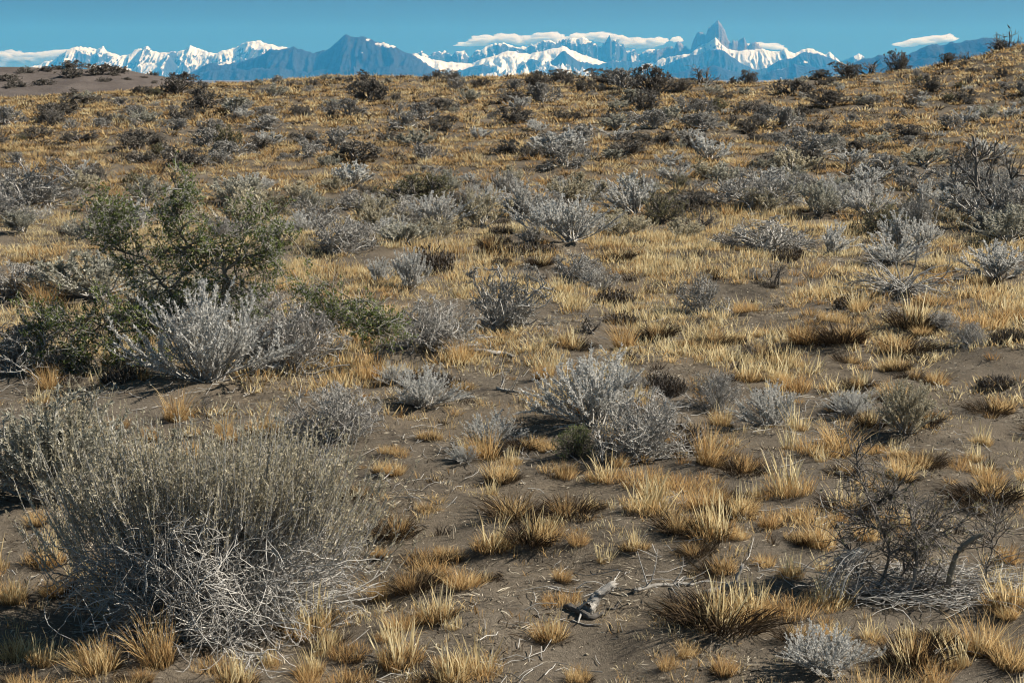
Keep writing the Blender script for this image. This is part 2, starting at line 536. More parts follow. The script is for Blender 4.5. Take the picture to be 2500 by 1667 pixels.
ROOT = [(0.0, (1, 1, 1)), (0.30, (0.25, 0.25, 0.25)), (0.5, (0, 0, 0))]
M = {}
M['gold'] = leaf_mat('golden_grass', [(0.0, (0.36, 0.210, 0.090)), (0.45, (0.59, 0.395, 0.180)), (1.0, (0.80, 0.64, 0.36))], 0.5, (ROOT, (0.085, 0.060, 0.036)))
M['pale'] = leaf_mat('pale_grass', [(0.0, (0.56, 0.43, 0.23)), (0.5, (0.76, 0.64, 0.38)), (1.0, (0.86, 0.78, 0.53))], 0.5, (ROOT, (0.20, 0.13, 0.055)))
M['dead'] = leaf_mat('dead_grass', [(0.0, (0.028, 0.022, 0.018)), (0.6, (0.065, 0.048, 0.034)), (1.0, (0.15, 0.108, 0.062))], 0.15)
M['straw'] = leaf_mat('straw_litter', [(0.0, (0.10, 0.084, 0.066)), (0.4, (0.27, 0.232, 0.175)), (1.0, (0.60, 0.545, 0.44))], 0.15)
M['silver'] = leaf_mat('silver_leaf', [(0.0, (0.42, 0.42, 0.405)), (0.5, (0.58, 0.58, 0.56)), (1.0, (0.76, 0.76, 0.735))], 0.38)
M['sage'] = leaf_mat('sage_leaf', [(0.0, (0.24, 0.24, 0.20)), (0.5, (0.41, 0.405, 0.345)), (1.0, (0.60, 0.585, 0.50))], 0.35)
M['tan'] = leaf_mat('tan_leaf', [(0.0, (0.30, 0.27, 0.195)), (0.5, (0.47, 0.43, 0.325)), (1.0, (0.70, 0.65, 0.50))], 0.4)
M['murky'] = leaf_mat('dull_grey_leaf', [(0.0, (0.15, 0.145, 0.135)), (0.5, (0.27, 0.262, 0.243)), (1.0, (0.43, 0.42, 0.39))], 0.3)
M['brush'] = leaf_mat('dark_brush_leaf', [(0.0, (0.085, 0.079, 0.070)), (0.5, (0.165, 0.154, 0.136)), (1.0, (0.28, 0.262, 0.232))], 0.25)
M['green'] = leaf_mat('small_green_leaf', [(0.0, (0.070, 0.098, 0.026)), (0.5, (0.155, 0.200, 0.062)), (1.0, (0.31, 0.36, 0.145))], 0.38)
M['olive'] = leaf_mat('olive_leaf', [(0.0, (0.10, 0.098, 0.055)), (0.5, (0.185, 0.178, 0.105)), (1.0, (0.30, 0.285, 0.18))], 0.3)
M['wood'] = wood_mat('grey_twig_wood', (0.19, 0.183, 0.174), (0.54, 0.53, 0.505))
M['darkwood'] = wood_mat('dark_twig_wood', (0.06, 0.054, 0.049), (0.24, 0.224, 0.205))
M['limb'] = wood_mat('pale_limb_bark', (0.10, 0.088, 0.068), (0.26, 0.235, 0.185))

# ------------------------------------------------------------------ plant geometry, all in arrays


def unit(v):
    return v / np.maximum(np.linalg.norm(v, axis=-1, keepdims=True), 1e-9)


def stems(g, P, D, L, n, up=0.3, wob=0.15):
    """N curved stems of n steps -> (N, n+1, 3)"""
    P = P.copy(); D = unit(D)
    L = np.broadcast_to(np.asarray(L, float), (len(P),))
    out = [P.copy()]
    for i in range(n):
        D = unit(D + np.array([0, 0, up / n]) + g.normal(0, wob, D.shape))
        P = P + D * (L / n)[:, None]
        out.append(P.copy())
    return np.stack(out, 1)


def tube(pts, r0, r1, g, sides=3):
    N, n1, _ = pts.shape
    T = unit(np.gradient(pts, axis=1))
    ref = np.where(np.abs(T[..., 2:3]) > 0.9, np.array([1.0, 0, 0]), np.array([0, 0, 1.0]))
    A = unit(np.cross(T, ref)); B = np.cross(T, A)
    s = np.linspace(0, 1, n1)
    r0 = np.broadcast_to(np.asarray(r0, float), (N,)); r1 = np.broadcast_to(np.asarray(r1, float), (N,))
    R = r0[:, None] * (1 - s) + r1[:, None] * s
    ang = np.arange(sides) * 2 * np.pi / sides
    V = pts[:, :, None, :] + R[:, :, None, None] * (A[:, :, None, :] * np.cos(ang)[:, None] + B[:, :, None, :] * np.sin(ang)[:, None])
    idx = np.arange(N * n1 * sides).reshape(N, n1, sides)
    nx = np.roll(idx, -1, axis=2)
    F = np.stack([idx[:, :-1], nx[:, :-1], nx[:, 1:], idx[:, 1:]], -1).reshape(-1, 4)
    tr = np.zeros((N, n1, sides, 3))
    tr[..., 0] = s[None, :, None]; tr[..., 1] = g.random(N)[:, None, None]
    return V.reshape(-1, 3), F, tr.reshape(-1, 3)


def along(g, pts, count, t0, t1, weight=None):
    """random points on stems: position, tangent, t"""
    N, n1, _ = pts.shape
    k = g.choice(N, count, p=weight) if weight is not None else g.integers(0, N, count)
    t = g.uniform(t0, t1, count) * (n1 - 1)
    i = np.minimum(t.astype(int), n1 - 2); f = (t - i)[:, None]
    a = pts[k, i]; b = pts[k, i + 1]
    return a * (1 - f) + b * f, unit(b - a), k


def twigs(g, pts, count, t0, t1, L, n, spread=0.7, up=0.3, wob=0.2, weight=None):
    P, T, _ = along(g, pts, count, t0, t1, weight)
    return stems(g, P, T + g.normal(0, spread, T.shape), L, n, up, wob)


def leaves(g, P, T, L, W, out=0.8):
    """one diamond leaf at each P, leaning off the tangent T"""
    N = len(P)
    d = unit(T + g.normal(0, out, T.shape))
    s = unit(np.cross(d, g.normal(0, 1, d.shape)))
    L = L * g.uniform(0.6, 1.3, N)[:, None]; W = W * g.uniform(0.7, 1.3, N)[:, None]
    V = np.stack([P, P + d * L * 0.5 + s * W * 0.5, P + d * L, P + d * L * 0.5 - s * W * 0.5], 1)
    F = np.arange(N * 4).reshape(N, 4)
    tr = np.zeros((N, 4, 3)); tr[:, :, 0] = [0, .5, 1, .5]; tr[..., 1] = g.random(N)[:, None]
    return V.reshape(-1, 3), F, tr.reshape(-1, 3)


def blades(g, n, base_r, h, lean, curl, w, lod=3, elong=1.0, hjit=0.35):
    """n grass blades from a disc; returns verts, [quads, tris], tr"""
    a = g.uniform(0, 2 * np.pi, n); r = np.sqrt(g.random(n))
    o = np.stack([np.cos(a), np.sin(a), 0 * a], 1)
    P = o * (r * base_r)[:, None]; P[:, 0] *= elong
    j = g.normal(0, 0.16, (n, 2))
    D = np.stack([o[:, 0] * r * lean + j[:, 0], o[:, 1] * r * lean + j[:, 1], np.ones(n)], 1)
    D = unit(D)
    H = h * g.uniform(1 - hjit, 1 + hjit * 0.6, n) * (1 - 0.25 * r)
    lev = {3: [0, .38, .74, 1.0], 2: [0, .55, 1.0], 1: [0, 1.0]}[lod]
    bend = unit(D * [1, 1, 0] + g.normal(0, 0.35, (n, 3)) * [1, 1, 0.0]) * (curl * g.uniform(0.2, 1.4, n))[:, None]
    side = unit(np.cross(D, g.normal(0, 1, (n, 3))))
    ww = w * g.uniform(0.6, 1.3, n)
    vs = []; ts = []
    for k, s in enumerate(lev):
        c = P + D * (H * s)[:, None] + bend * (H * s * s)[:, None] - np.array([0, 0, 1.0]) * (np.linalg.norm(bend, axis=1) * H * 0.45 * s * s * s)[:, None]
        if k < len(lev) - 1:
            q = side * (ww * (1.0 - 0.55 * s) * 0.5)[:, None]
            vs += [c - q, c + q]; ts += [s, s]
        else:
            vs.append(c); ts.append(1.0)
    V = np.stack(vs, 1); m = V.shape[1]
    V[:, :, 2] = np.maximum(V[:, :, 2], 0.004)
    b = (np.arange(n) * m)[:, None]
    nq = (m - 1) // 2 - 1
    Q = np.concatenate([b + np.array([2 * k, 2 * k + 1, 2 * k + 3, 2 * k + 2]) for k in range(nq)]) if nq else np.zeros((0, 4), int)
    T = b + np.array([m - 3, m - 2, m - 1])
    tr = np.zeros((n, m, 3)); tr[:, :, 0] = ts; tr[..., 1] = g.random(n)[:, None]
    return V.reshape(-1, 3), [Q, T], tr.reshape(-1, 3)


def join(parts):
    """[(V, F or [Q, T], tr)...] -> one"""
    V = []; Q = []; T = []; A = []; o = 0
    for v, f, a in parts:
        fs = f if isinstance(f, list) else [f]
        for x in fs:
            if len(x) == 0: continue
            (Q if x.shape[1] == 4 else T).append(x + o)
        V.append(v); A.append(a); o += len(v)
    F = []
    if Q: F.append(np.concatenate(Q))
    if T: F.append(np.concatenate(T))
    return np.concatenate(V), F, np.concatenate(A)


def dome(R, H, *arrs):
    """pull stray stems back towards a dome of radius R and height H"""
    for a in arrs:
        r = np.sqrt((a[..., 0] / R) ** 2 + (a[..., 1] / R) ** 2 + (a[..., 2] / H) ** 2)
        k = np.where(r > 0.75, (0.75 + 0.32 * np.tanh((r - 0.75) / 0.32)) / np.maximum(r, 1e-6), 1.0)
        a *= k[..., None]
        a[..., 2] = np.maximum(a[..., 2], 0.006)


def lopsided(seed, *arrs):
    """uneven outline: some sides reach further than others"""
    for a in arrs:
        az = np.arctan2(a[..., 1], a[..., 0])
        f = 1 + 0.38 * perlin(np.cos(az) * 1.3 + seed * 1.7, np.sin(az) * 1.3 + a[..., 2] * 1.5, seed)
        a[..., 0] *= f; a[..., 1] *= f; a[..., 2] *= 0.5 + 0.5 * f


def hemi(g, n, a0, a1, tight=1.0):
    """directions at polar angles a0..a1 degrees off the vertical"""
    th = np.radians(a0 + (a1 - a0) * g.random(n) ** tight)
    ph = g.uniform(0, 2 * np.pi, n)
    return np.stack([np.sin(th) * np.cos(ph), np.sin(th) * np.sin(ph), np.cos(th)], 1)


def disc(g, n, r):
    a = g.uniform(0, 2 * np.pi, n); q = r * np.sqrt(g.random(n))
    return np.stack([q * np.cos(a), q * np.sin(a), 0 * a], 1)


def pack(name, geo, mat, norm=None, smooth=False):
    V, F, tr = geo
    if norm is not None: V = V * norm
    V = V.copy()
    return_mesh = new_mesh(name, V, F, {'tr': tr}, smooth)
    return_mesh.materials.append(M[mat])
    return return_mesh


def normalise(parts):
    """scale a plant of several parts to width 1 and report its height"""
    V = np.concatenate([p[0] for p in parts.values()])
    w = max(np.percentile(V[:, 0], 98) - np.percentile(V[:, 0], 2), np.percentile(V[:, 1], 98) - np.percentile(V[:, 1], 2))
    return 1.0 / w, np.percentile(V[:, 2], 99.3) / w


def proto(kind, seed, lod):
    """a shrub of width 1 -> ({part name: mesh}, height)"""
    g = np.random.default_rng(seed)
    near = lod == 0
    P = {}
    leafm, woodm = 'silver', 'wood'
    if kind in ('silver', 'sage', 'tanbush'):
        leafm = {'silver': 'silver', 'sage': 'sage', 'tanbush': 'tan'}[kind]
        n1, n2, nl = ((42, 380, 14000), (24, 160, 5200), (16, 80, 2200))[lod]
        ll, lw = ((0.028, 0.0092), (0.040, 0.015), (0.055, 0.024))[lod]
        rr = (1.0, 1.5, 2.2)[lod]
        s1 = stems(g, disc(g, n1, 0.07), hemi(g, n1, 4, 72, 0.8), g.uniform(0.32, 0.58, n1), 5, 0.45, 0.10)
        if kind == 'silver':
            n2 = int(n2 * 0.72)
            s2 = twigs(g, s1, n2, 0.30, 1.0, g.uniform(0.12, 0.30, n2), 4, 0.30, 0.35, 0.07)
            dome(0.70, 0.80, s1, s2); lopsided(seed, s1, s2)
        else:
            s2 = twigs(g, s1, n2, 0.35, 1.0, g.uniform(0.10, 0.24, n2), 4, 0.42, 0.55, 0.10)
            dome(0.56, 0.62, s1, s2); lopsided(seed, s1, s2)
        P['branch'] = join([tube(s1, 0.008 * rr, 0.0035 * rr, g), tube(s2, 0.0038 * rr, 0.0018 * rr, g)])
        q, T, _ = along(g, s2, nl, 0.10, 1.0)
        q1, T1, _ = along(g, s1, nl // 8, 0.45, 1.0)
        P['foliage'] = leaves(g, np.concatenate([q, q1]), np.concatenate([T, T1]), ll, lw, 0.45 if kind == 'silver' else 0.62)
        if kind == 'sage' and near:
            q, T, _ = along(g, s2, 500, 0.85, 1.0)
            s4 = stems(g, q, T + [0, 0, 1.2], g.uniform(0.05, 0.12, 500), 3, 0.6, 0.08)
            q, T, _ = along(g, s4, 2600, 0.4, 1.0)
            v = join([tube(s4, 0.0013, 0.0008, g), leaves(g, q, T, 0.013, 0.006, 1.0)])
            P['seed_stalk'] = v
    elif kind in ('twig', 'brush', 'olive', 'greenbush'):
        leafm = {'twig': 'murky', 'brush': 'brush', 'olive': 'olive', 'greenbush': 'green'}[kind]
        woodm = 'wood' if kind == 'twig' else 'darkwood'
        n1, n2, n3 = ((50, 320, 1350), (26, 150, 520), (15, 80, 220))[lod]
        nl = ((5200, 3200, 2200) if kind in ('twig',) else (9000, 5000, 3000))[lod]
        ll, lw = ((0.018, 0.007), (0.030, 0.011), (0.046, 0.018))[lod]
        rr = (1.0, 1.5, 2.3)[lod]
        s1 = stems(g, disc(g, n1, 0.09), hemi(g, n1, 5, 82, 0.75), g.uniform(0.28, 0.52, n1), 6, 0.25, 0.22)
        s2 = twigs(g, s1, n2, 0.25, 1.0, g.uniform(0.10, 0.24, n2), 4, 0.7, 0.35, 0.25)
        s3 = twigs(g, s2, n3, 0.2, 1.0, g.uniform(0.04, 0.11, n3), 3, 0.7, 0.3, 0.25)
        dome(0.50, 0.42, s1, s2, s3); lopsided(seed, s1, s2, s3)
        P['branch'] = join([tube(s1, 0.0075 * rr, 0.0035 * rr, g), tube(s2, 0.0040 * rr, 0.0022 * rr, g), tube(s3, 0.0024 * rr, 0.0012 * rr, g)])
        q, T, _ = along(g, s3, nl, 0.1, 1.0)
        P['foliage'] = leaves(g, q, T, ll, lw, 1.0)
    elif kind == 'bare':          # leafless dead shrub
        woodm = 'darkwood'
        n1, n2, n3 = ((14, 70, 320), (9, 46, 160), (8, 34, 90))[lod]
        rr = (1.0, 1.5, 2.0)[lod]
        s1 = stems(g, disc(g, n1, 0.10), hemi(g, n1, 10, 75), g.uniform(0.3, 0.62, n1), 6, 0.35, 0.2)
        s2 = twigs(g, s1, n2, 0.25, 1.0, g.uniform(0.12, 0.28, n2), 4, 0.7, 0.3, 0.22)
        s3 = twigs(g, s2, n3, 0.2, 1.0, g.uniform(0.05, 0.13, n3), 3, 0.7, 0.2, 0.25)
        P['branch'] = join([tube(s1, 0.013 * rr, 0.005 * rr, g, 4), tube(s2, 0.0055 * rr, 0.0025 * rr, g)])
        P['twig'] = tube(s3, 0.003 * rr, 0.0014 * rr, g)
    elif kind == 'arching':       # heap of grey dead branches that arch to the ground
        n1 = (110, 70, 40)[lod]
        s1 = stems(g, disc(g, n1, 0.12), hemi(g, n1, 25, 85), g.uniform(0.35, 0.65, n1), 8, -1.0, 0.16)
        s1[:, :, 2] = np.maximum(s1[:, :, 2], 0.012 * g.random(s1.shape[:2]))
        s2 = twigs(g, s1, n1 * 4, 0.25, 1.0, g.uniform(0.10, 0.25, n1 * 4), 4, 0.55, 0.0, 0.2)
        s2[:, :, 2] = np.maximum(s2[:, :, 2], 0.008)
        P['branch'] = tube(s1, 0.010, 0.004, g); P['twig'] = tube(s2, 0.0042, 0.002, g)
    elif kind == 'cushion':       # low dark mound of short stiff twigs
        n1 = (420, 220, 110)[lod]
        a = disc(g, n1, 0.42)
        d = hemi(g, n1, 0, 40) + a * [1.6, 1.6, 0]
        s1 = stems(g, a, d, g.uniform(0.10, 0.26, n1) * (1.15 - 2.0 * np.linalg.norm(a, axis=1) ** 1.5).clip(0.2), 3, 0.2, 0.2)
        P['branch'] = tube(s1, 0.008, 0.004, g)
        q, T, _ = along(g, s1, (3600, 1600, 700)[lod], 0.2, 1.0)
        P['foliage'] = leaves(g, q, T, (0.035, 0.05, 0.07)[lod], (0.011, 0.018, 0.028)[lod], 0.8)
        leafm, woodm = 'dead', 'darkwood'
    k, h = normalise(P)
    out = {}
    for nm, geo in P.items():
        mat = woodm if nm in ('branch', 'twig') else ('tan' if nm == 'seed_stalk' else leafm)
        out[nm] = pack(kind + '_' + nm, geo, mat, k)
    return out, h


LIB = {}


def library(kind, lod, variant):
    key = (kind, lod, variant)
    if key not in LIB:
        LIB[key] = proto(kind, 1000 + 97 * variant + 13 * lod + sum(map(ord, kind)), lod)
    return LIB[key]


NAME = {'silver': 'silver_shrub', 'sage': 'sage_shrub', 'tanbush': 'tan_shrub', 'twig': 'twig_shrub', 'brush': 'dark_shrub', 'olive': 'olive_shrub',
        'greenbush': 'green_shrub', 'bare': 'bare_shrub', 'arching': 'fallen_shrub', 'cushion': 'cushion_plant'}
LOOK = {'silver': 'silver grey shrub', 'sage': 'sage grey shrub', 'tanbush': 'pale tan shrub', 'twig': 'grey twiggy shrub', 'brush': 'dark brown shrub',
        'olive': 'olive green shrub', 'greenbush': 'dark green shrub', 'bare': 'leafless dead shrub', 'arching': 'fallen grey shrub', 'cushion': 'low dark cushion plant'}
GROUPS = {'silver': 'silver shrubs on the steppe', 'sage': 'sage grey shrubs on the steppe', 'tanbush': 'pale tan shrubs on the steppe', 'twig': 'grey twiggy shrubs on the steppe',
          'brush': 'dark shrubs of the hillside', 'olive': 'olive green shrubs', 'greenbush': 'dark green shrubs', 'bare': 'leafless dead shrubs',
          'arching': 'fallen grey shrubs', 'cushion': 'low dark cushion plants'}
PLANTS = []        # [object, kind, px, py, width px, landmark phrase or None, own label or None]
TAKEN = []         # (x, y, radius) already grown over
VAR = np.random.default_rng(99)


def shrub(kind, x, y, w, h=None, label=None, mark=None, z=None, sink=0.01, rot=None):
    lod = 0 if y < 11.5 else (1 if y < 24 or (mark and 'crest' in mark) or (label and 'crest' in label) else 2)
    meshes, h0 = library(kind, lod, int(VAR.integers(0, (2, 3, 4)[lod] if kind in ('silver', 'twig', 'sage', 'brush') else 2)))
    z = float(terrain(x, y)) if z is None else z
    o = empty(NAME[kind], (x, y, z - sink))
    o.rotation_euler = (0, 0, float(VAR.uniform(0, 6.28)) if rot is None else rot)
    hz = h0 * w if h is None else h
    o.scale = (w, w * float(VAR.uniform(0.8, 1.0)), float(np.clip(hz / h0, 0.5 * w, 2.2 * w)))
    for nm, me in meshes.items():
        link(nm, me, None, o)['kind'] = 'stuff'
    tag(o, label, 'shrub' if kind != 'cushion' else 'cushion plant', GROUPS[kind])
    px, py = project(x, y, z + 0.4 * hz)
    PLANTS.append([o, kind, float(px), float(py), w / y * FPX, mark, label])
    TAKEN.append((x, y, w * 0.42))
    return o


K = 2500.0 / 2352.0      # positions below were read off a 2352 pixel wide view of the photograph


def shrub_at(kind, cx, base, x0, x1, top, label=None, mark=None, **kw):
    """base centre, left and right edge and top, in view pixels"""
    x, y, z = ground_at(cx * K, base * K)
    w = (x1 - x0) * K * y / FPX
    y += 0.30 * w                      # the lower outline is the front of the plant
    x = x / (y - 0.30 * w) * y
    x += ((x0 + x1) / 2 - cx) * K * y / FPX * 0.5
    w = (x1 - x0) * K * y / FPX
    h = (base - top) * K * y / FPX * 0.94
    grow = {'brush': 0.86, 'silver': 1.16, 'twig': 1.10, 'tanbush': 1.12, 'sage': 1.08}.get(kind, 1.0) if y > 11 else 1.06
    w *= grow; h *= (1 + grow) / 2
    return shrub(kind, float(x), float(y), float(w), float(h), label, mark, **kw)


# the shrubs that stand out, from the front to the skyline
S = shrub_at
S('sage', 150, 1180, -60, 340, 900, 'wide sage grey shrub with dry seed stalks at the left edge', 'the wide sage shrub at the left edge')
S('silver', 480, 890, 330, 640, 655, 'upright white silver shrub in front of the green thicket', 'the white silver shrub before the green thicket')
S('twig', 650, 865, 545, 770, 690, 'grey tangled shrub right beside the white silver shrub and the green thicket')
S('twig', 60, 870, -60, 180, 745, 'grey shrub under the left end of the green thicket')
S('sage', 390, 745, 300, 480, 640, 'pale grey shrub seen through the middle of the green thicket')
S('twig', 590, 760, 500, 690, 655, 'grey twiggy shrub under the right crown of the green thicket')
S('sage', 225, 705, 115, 340, 595, 'rounded pale grey shrub behind the green thicket')
S('twig', 30, 690, -60, 115, 610, 'small grey shrub at the left edge behind yellow grass')
S('twig', 1010, 805, 905, 1105, 690, 'dark grey dead looking shrub with loose branches left of a taller one', 'the pair of dead grey shrubs')
S('twig', 1150, 765, 1070, 1230, 615, 'taller dead looking grey shrub leaning right, of the pair in the middle')
S('silver', 965, 945, 905, 1040, 850, 'small spiky silver shrub with a dark base on bare sand', 'the small spiky silver shrub')
S('silver', 905, 890, 870, 950, 835, 'tiny silver shrub just behind the small spiky silver shrub')
S('twig', 755, 1040, 640, 875, 905, 'rounded blue grey twiggy shrub behind the biggest bush', 'the rounded blue grey shrub')
S('silver', 1365, 1000, 1265, 1485, 825, 'large bright silver shrub in the middle of the sand', 'the large bright silver shrub')
S('twig', 1480, 1055, 1385, 1610, 900, 'dark twiggy shrub at the right foot of the large bright silver shrub')
S('greenbush', 1322, 1062, 1285, 1370, 985, 'small dark green shrub at the left foot of the large bright silver shrub')
S('twig', 1640, 950, 1580, 1712, 850, 'dark fan shaped shrub right of the large bright silver shrub')
S('silver', 1125, 1040, 1055, 1190, 955, 'low white shrub behind a yellow tuft on the sand', 'the low white shrub on the sand')
S('silver', 1070, 1075, 1040, 1100, 1030, 'tiny white sprig left of a yellow tuft on the sand')
S('tanbush', 2075, 1008, 2015, 2145, 880, 'thin pale olive shrub on the sand at the right', 'the thin pale olive shrub')
S('silver', 1890, 1600, 1795, 1995, 1480, 'white shrub cut off by the bottom of the picture', 'the white shrub at the bottom')
S('twig', 1612, 722, 1560, 1668, 630, 'upright grey shrub alone in the yellow grass', 'the upright grey shrub in the grass')
S('arching', 2075, 690, 1940, 2200, 575, 'wide heap of arching dead grey branches at the right', 'the heap of arching dead branches')
S('silver', 2065, 610, 1985, 2110, 540, 'silver sprays sticking up behind the heap of arching dead branches')
S('bare', 1778, 658, 1742, 1818, 592, 'small bare shrub with open thin branches in the yellow grass')
S('silver', 940, 665, 903, 987, 575, 'tall narrow silver shrub beside a dark mound', 'the tall narrow silver shrub')
S('silver', 872, 650, 840, 905, 592, 'small silver shrub left of the tall narrow silver shrub')
S('cushion', 995, 628, 925, 1045, 562, 'large dark brown mound behind the tall narrow silver shrub', 'the large dark mound')
S('cushion', 1240, 585, 1150, 1265, 565, 'flat dark mound in front of the middle silver shrubs')
S('twig', 1312, 655, 1252, 1372, 585, 'grey shrub with straw at its foot in the middle grass')
S('twig', 1382, 675, 1330, 1425, 612, 'small dark grey shrub right of one with straw at its foot')
S('twig', 765, 590, 685, 850, 500, 'dark fan shaped shrub in yellow grass right of the green thicket', 'the dark fan shaped shrub in yellow grass')
S('silver', 1008, 527, 955, 1062, 452, 'fan shaped silver shrub at the edge of the yellow grass', 'the fan shaped silver shrub')
S('tanbush', 1100, 528, 1060, 1155, 440, 'pale tan shrub right beside the fan shaped silver shrub')
S('silver', 1200, 505, 1150, 1262, 420, 'silver shrub with a dark left side in the middle row', 'the silver shrub of the middle row')
S('silver', 1305, 565, 1250, 1385, 462, 'big V shaped silver shrub on a narrow foot', 'the V shaped silver shrub')
S('silver', 1455, 505, 1385, 1535, 415, 'wide bright silver shrub with finger like sprays', 'the wide bright silver shrub')
S('twig', 1735, 490, 1640, 1850, 395, 'wide grey shrub of the middle row, largest on the right half', 'the wide grey shrub of the middle row')
S('tanbush', 1760, 495, 1700, 1810, 440, 'pale tan shrub in front of the wide grey shrub')
S('sage', 1885, 505, 1835, 1925, 425, 'grey shrub right of the wide grey shrub of the middle row')
S('silver', 2000, 505, 1945, 2045, 425, 'silver shrub with a dark trunk on the right half', 'the silver shrub with a dark trunk')
S('silver', 2062, 565, 2015, 2112, 490, 'whitest spiky shrub on the right half')
S('twig', 2112, 545, 2080, 2150, 440, 'tall dark upright shrub beside the whitest spiky shrub')
S('silver', 1908, 585, 1845, 1955, 512, 'bright silver shrub behind a dark low shrub')
S('twig', 1765, 588, 1665, 1865, 515, 'wide dark low shrub left of a bright silver one')
S('bare', 1600, 535, 1550, 1650, 470, 'dark bare shrub between the bright silver shrub and the wide grey one')
S('silver', 2290, 645, 2220, 2370, 560, 'silver shrub with pale sprays at the right edge', 'the silver shrub at the right edge')
S('bare', 2290, 520, 2165, 2420, 315, 'tall bare branched shrub at the right edge', 'the tall bare shrub at the right edge')
S('twig', 2300, 530, 2200, 2400, 400, 'dense grey shrub inside the tall bare shrub at the right edge')
S('olive', 2320, 550, 2250, 2400, 490, 'low olive green shrub at the foot of the tall bare shrub')
S('sage', 540, 482, 488, 602, 412, 'ball shaped grey shrub with a dark front behind the green thicket', 'the ball shaped grey shrub')
S('tanbush', 610, 478, 560, 660, 435, 'pale tan shrub right of the ball shaped grey shrub')
S('sage', 720, 490, 675, 765, 440, 'pale grey shrub left of the dark fan shaped shrub')
S('twig', 55, 475, -30, 140, 365, 'large grey shrub at the left edge, highest of those there', 'the large grey shrub at the left edge')
S('sage', 20, 460, -30, 60, 415, 'pale topped shrub in front of the large grey shrub at the left edge')
S('twig', 60, 515, -5, 110, 475, 'low blue grey shrub below the large grey shrub at the left edge')
S('twig', 225, 545, 185, 275, 470, 'grey shrub touching the left top of the green thicket')
S('sage', 330, 470, 280, 380, 405, 'pale grey shrub behind the top of the green thicket')
S('twig', 820, 480, 770, 880, 440, 'grey shrub left of the olive shrub of the middle row')
S('olive', 960, 480, 890, 1060, 395, 'loose olive green shrub behind the fan shaped silver shrub', 'the loose olive shrub')
S('tanbush', 1175, 440, 1150, 1200, 385, 'narrow yellowish upright shrub behind the middle row')
# the hillside
S('brush', 815, 378, 752, 885, 328, 'broad dark shrub of two humps on the lower hillside', 'the two humped dark shrub')
S('olive', 520, 358, 488, 558, 290, 'dark olive green shrub on the lower hillside', 'the dark olive shrub')
S('sage', 798, 412, 772, 832, 378, 'pale topped small shrub below the two humped dark shrub')
S('brush', 415, 385, 345, 490, 330, 'wide dark shrub below the dark olive shrub', 'the wide dark shrub')
S('brush', 330, 378, 270, 370, 345, 'dark shrub left of the wide dark shrub')
S('twig', 405, 300, 375, 435, 275, 'round grey shrub on the left hillside')
S('brush', 180, 330, 130, 240, 300, 'dark shrub low on the left hillside', 'the dark shrub low on the left')
S('brush', 90, 320, 40, 140, 290, 'dark shrub near the left edge of the hillside')
S('brush', 130, 272, 80, 200, 240, 'long dark shrub high on the left hillside', 'the long dark shrub high on the left')
S('brush', 190, 245, 150, 240, 215, 'dark shrub just below the sand dune', 'the dark shrub below the dune')
S('brush', 868, 228, 838, 898, 190, 'round dark shrub near the crest', 'the round dark shrub near the crest')
S('brush', 1185, 285, 1125, 1245, 240, 'large dark shrub in the middle of the hillside', 'the large dark hillside shrub')
S('brush', 1175, 240, 1130, 1230, 208, 'dark shrub above the large dark hillside shrub')
S('twig', 1270, 355, 1225, 1320, 310, 'grey shrub right of the middle of the hillside')
S('brush', 1430, 365, 1370, 1500, 325, 'long dark shrub on the lower middle hillside', 'the long dark shrub')
S('twig', 1295, 390, 1255, 1350, 335, 'grey shrub left of the long dark shrub')
S('brush', 1230, 215, 1200, 1275, 160, 'dark shrub on the crest in the middle', 'the dark crest shrub in the middle')
S('brush', 1040, 190, 1000, 1065, 158, 'dark low shrub on the crest left of the middle')
S('brush', 1290, 190, 1255, 1330, 158, 'dark shrub on the crest under the glacier')
S('brush', 1400, 195, 1330, 1450, 152, 'long dark shrub on the crest below the thin cloud', 'the long dark crest shrub')
S('brush', 1505, 225, 1445, 1545, 143, 'biggest dark shrub on the crest', 'the biggest crest shrub')
S('brush', 1560, 215, 1530, 1610, 180, 'dark shrub right of the biggest crest shrub')
S('bare', 1615, 195, 1580, 1650, 150, 'bare dark shrub on the crest below the granite spires', 'the bare shrub under the spires')
S('brush', 1722, 195, 1695, 1748, 158, 'round dark shrub on the crest right of the bare one', 'the round crest shrub')
S('brush', 1880, 185, 1850, 1915, 158, 'low dark shrub on the crest where the hill begins to climb')
S('brush', 1945, 183, 1905, 1990, 142, 'dark shrub on the climbing right crest', 'the dark shrub on the climbing crest')
S('bare', 2002, 170, 1970, 2032, 132, 'thin bare shrub standing out against the blue ridge')
S('brush', 2063, 162, 2028, 2102, 108, 'tall ball topped shrub on the right crest against the blue ridge', 'the ball topped crest shrub')
S('brush', 2175, 150, 2150, 2200, 118, 'small dark shrub on the right crest')
S('bare', 2215, 128, 2190, 2240, 105, 'thin bare twig shrub high on the right crest')
BIRD_SHRUB = S('bare', 2308, 112, 2266, 2352, 66, 'bare spreading shrub at the top of the right crest', 'the topmost crest shrub')
S('brush', 2300, 115, 2275, 2340, 85, 'dark dense shrub inside the topmost bare crest shrub')
S('twig', 1865, 380, 1795, 1940, 315, 'big grey shrub on the right lower hillside', 'the big grey hillside shrub')
S('brush', 1780, 385, 1720, 1830, 350, 'dark shrub left of the big grey hillside shrub')
S('brush', 2230, 395, 2170, 2290, 345, 'dark shrub with a deep shadow on the right hillside', 'the dark shrub at the right')
S('sage', 2120, 385, 2085, 2175, 350, 'pale topped shrub left of the dark shrub at the right')
S('brush', 1900, 250, 1850, 1950, 205, 'dark shrub under the climbing crest', 'the dark shrub under the climbing crest')
S('brush', 1720, 265, 1680, 1770, 230, 'dark shrub on the upper right hillside')
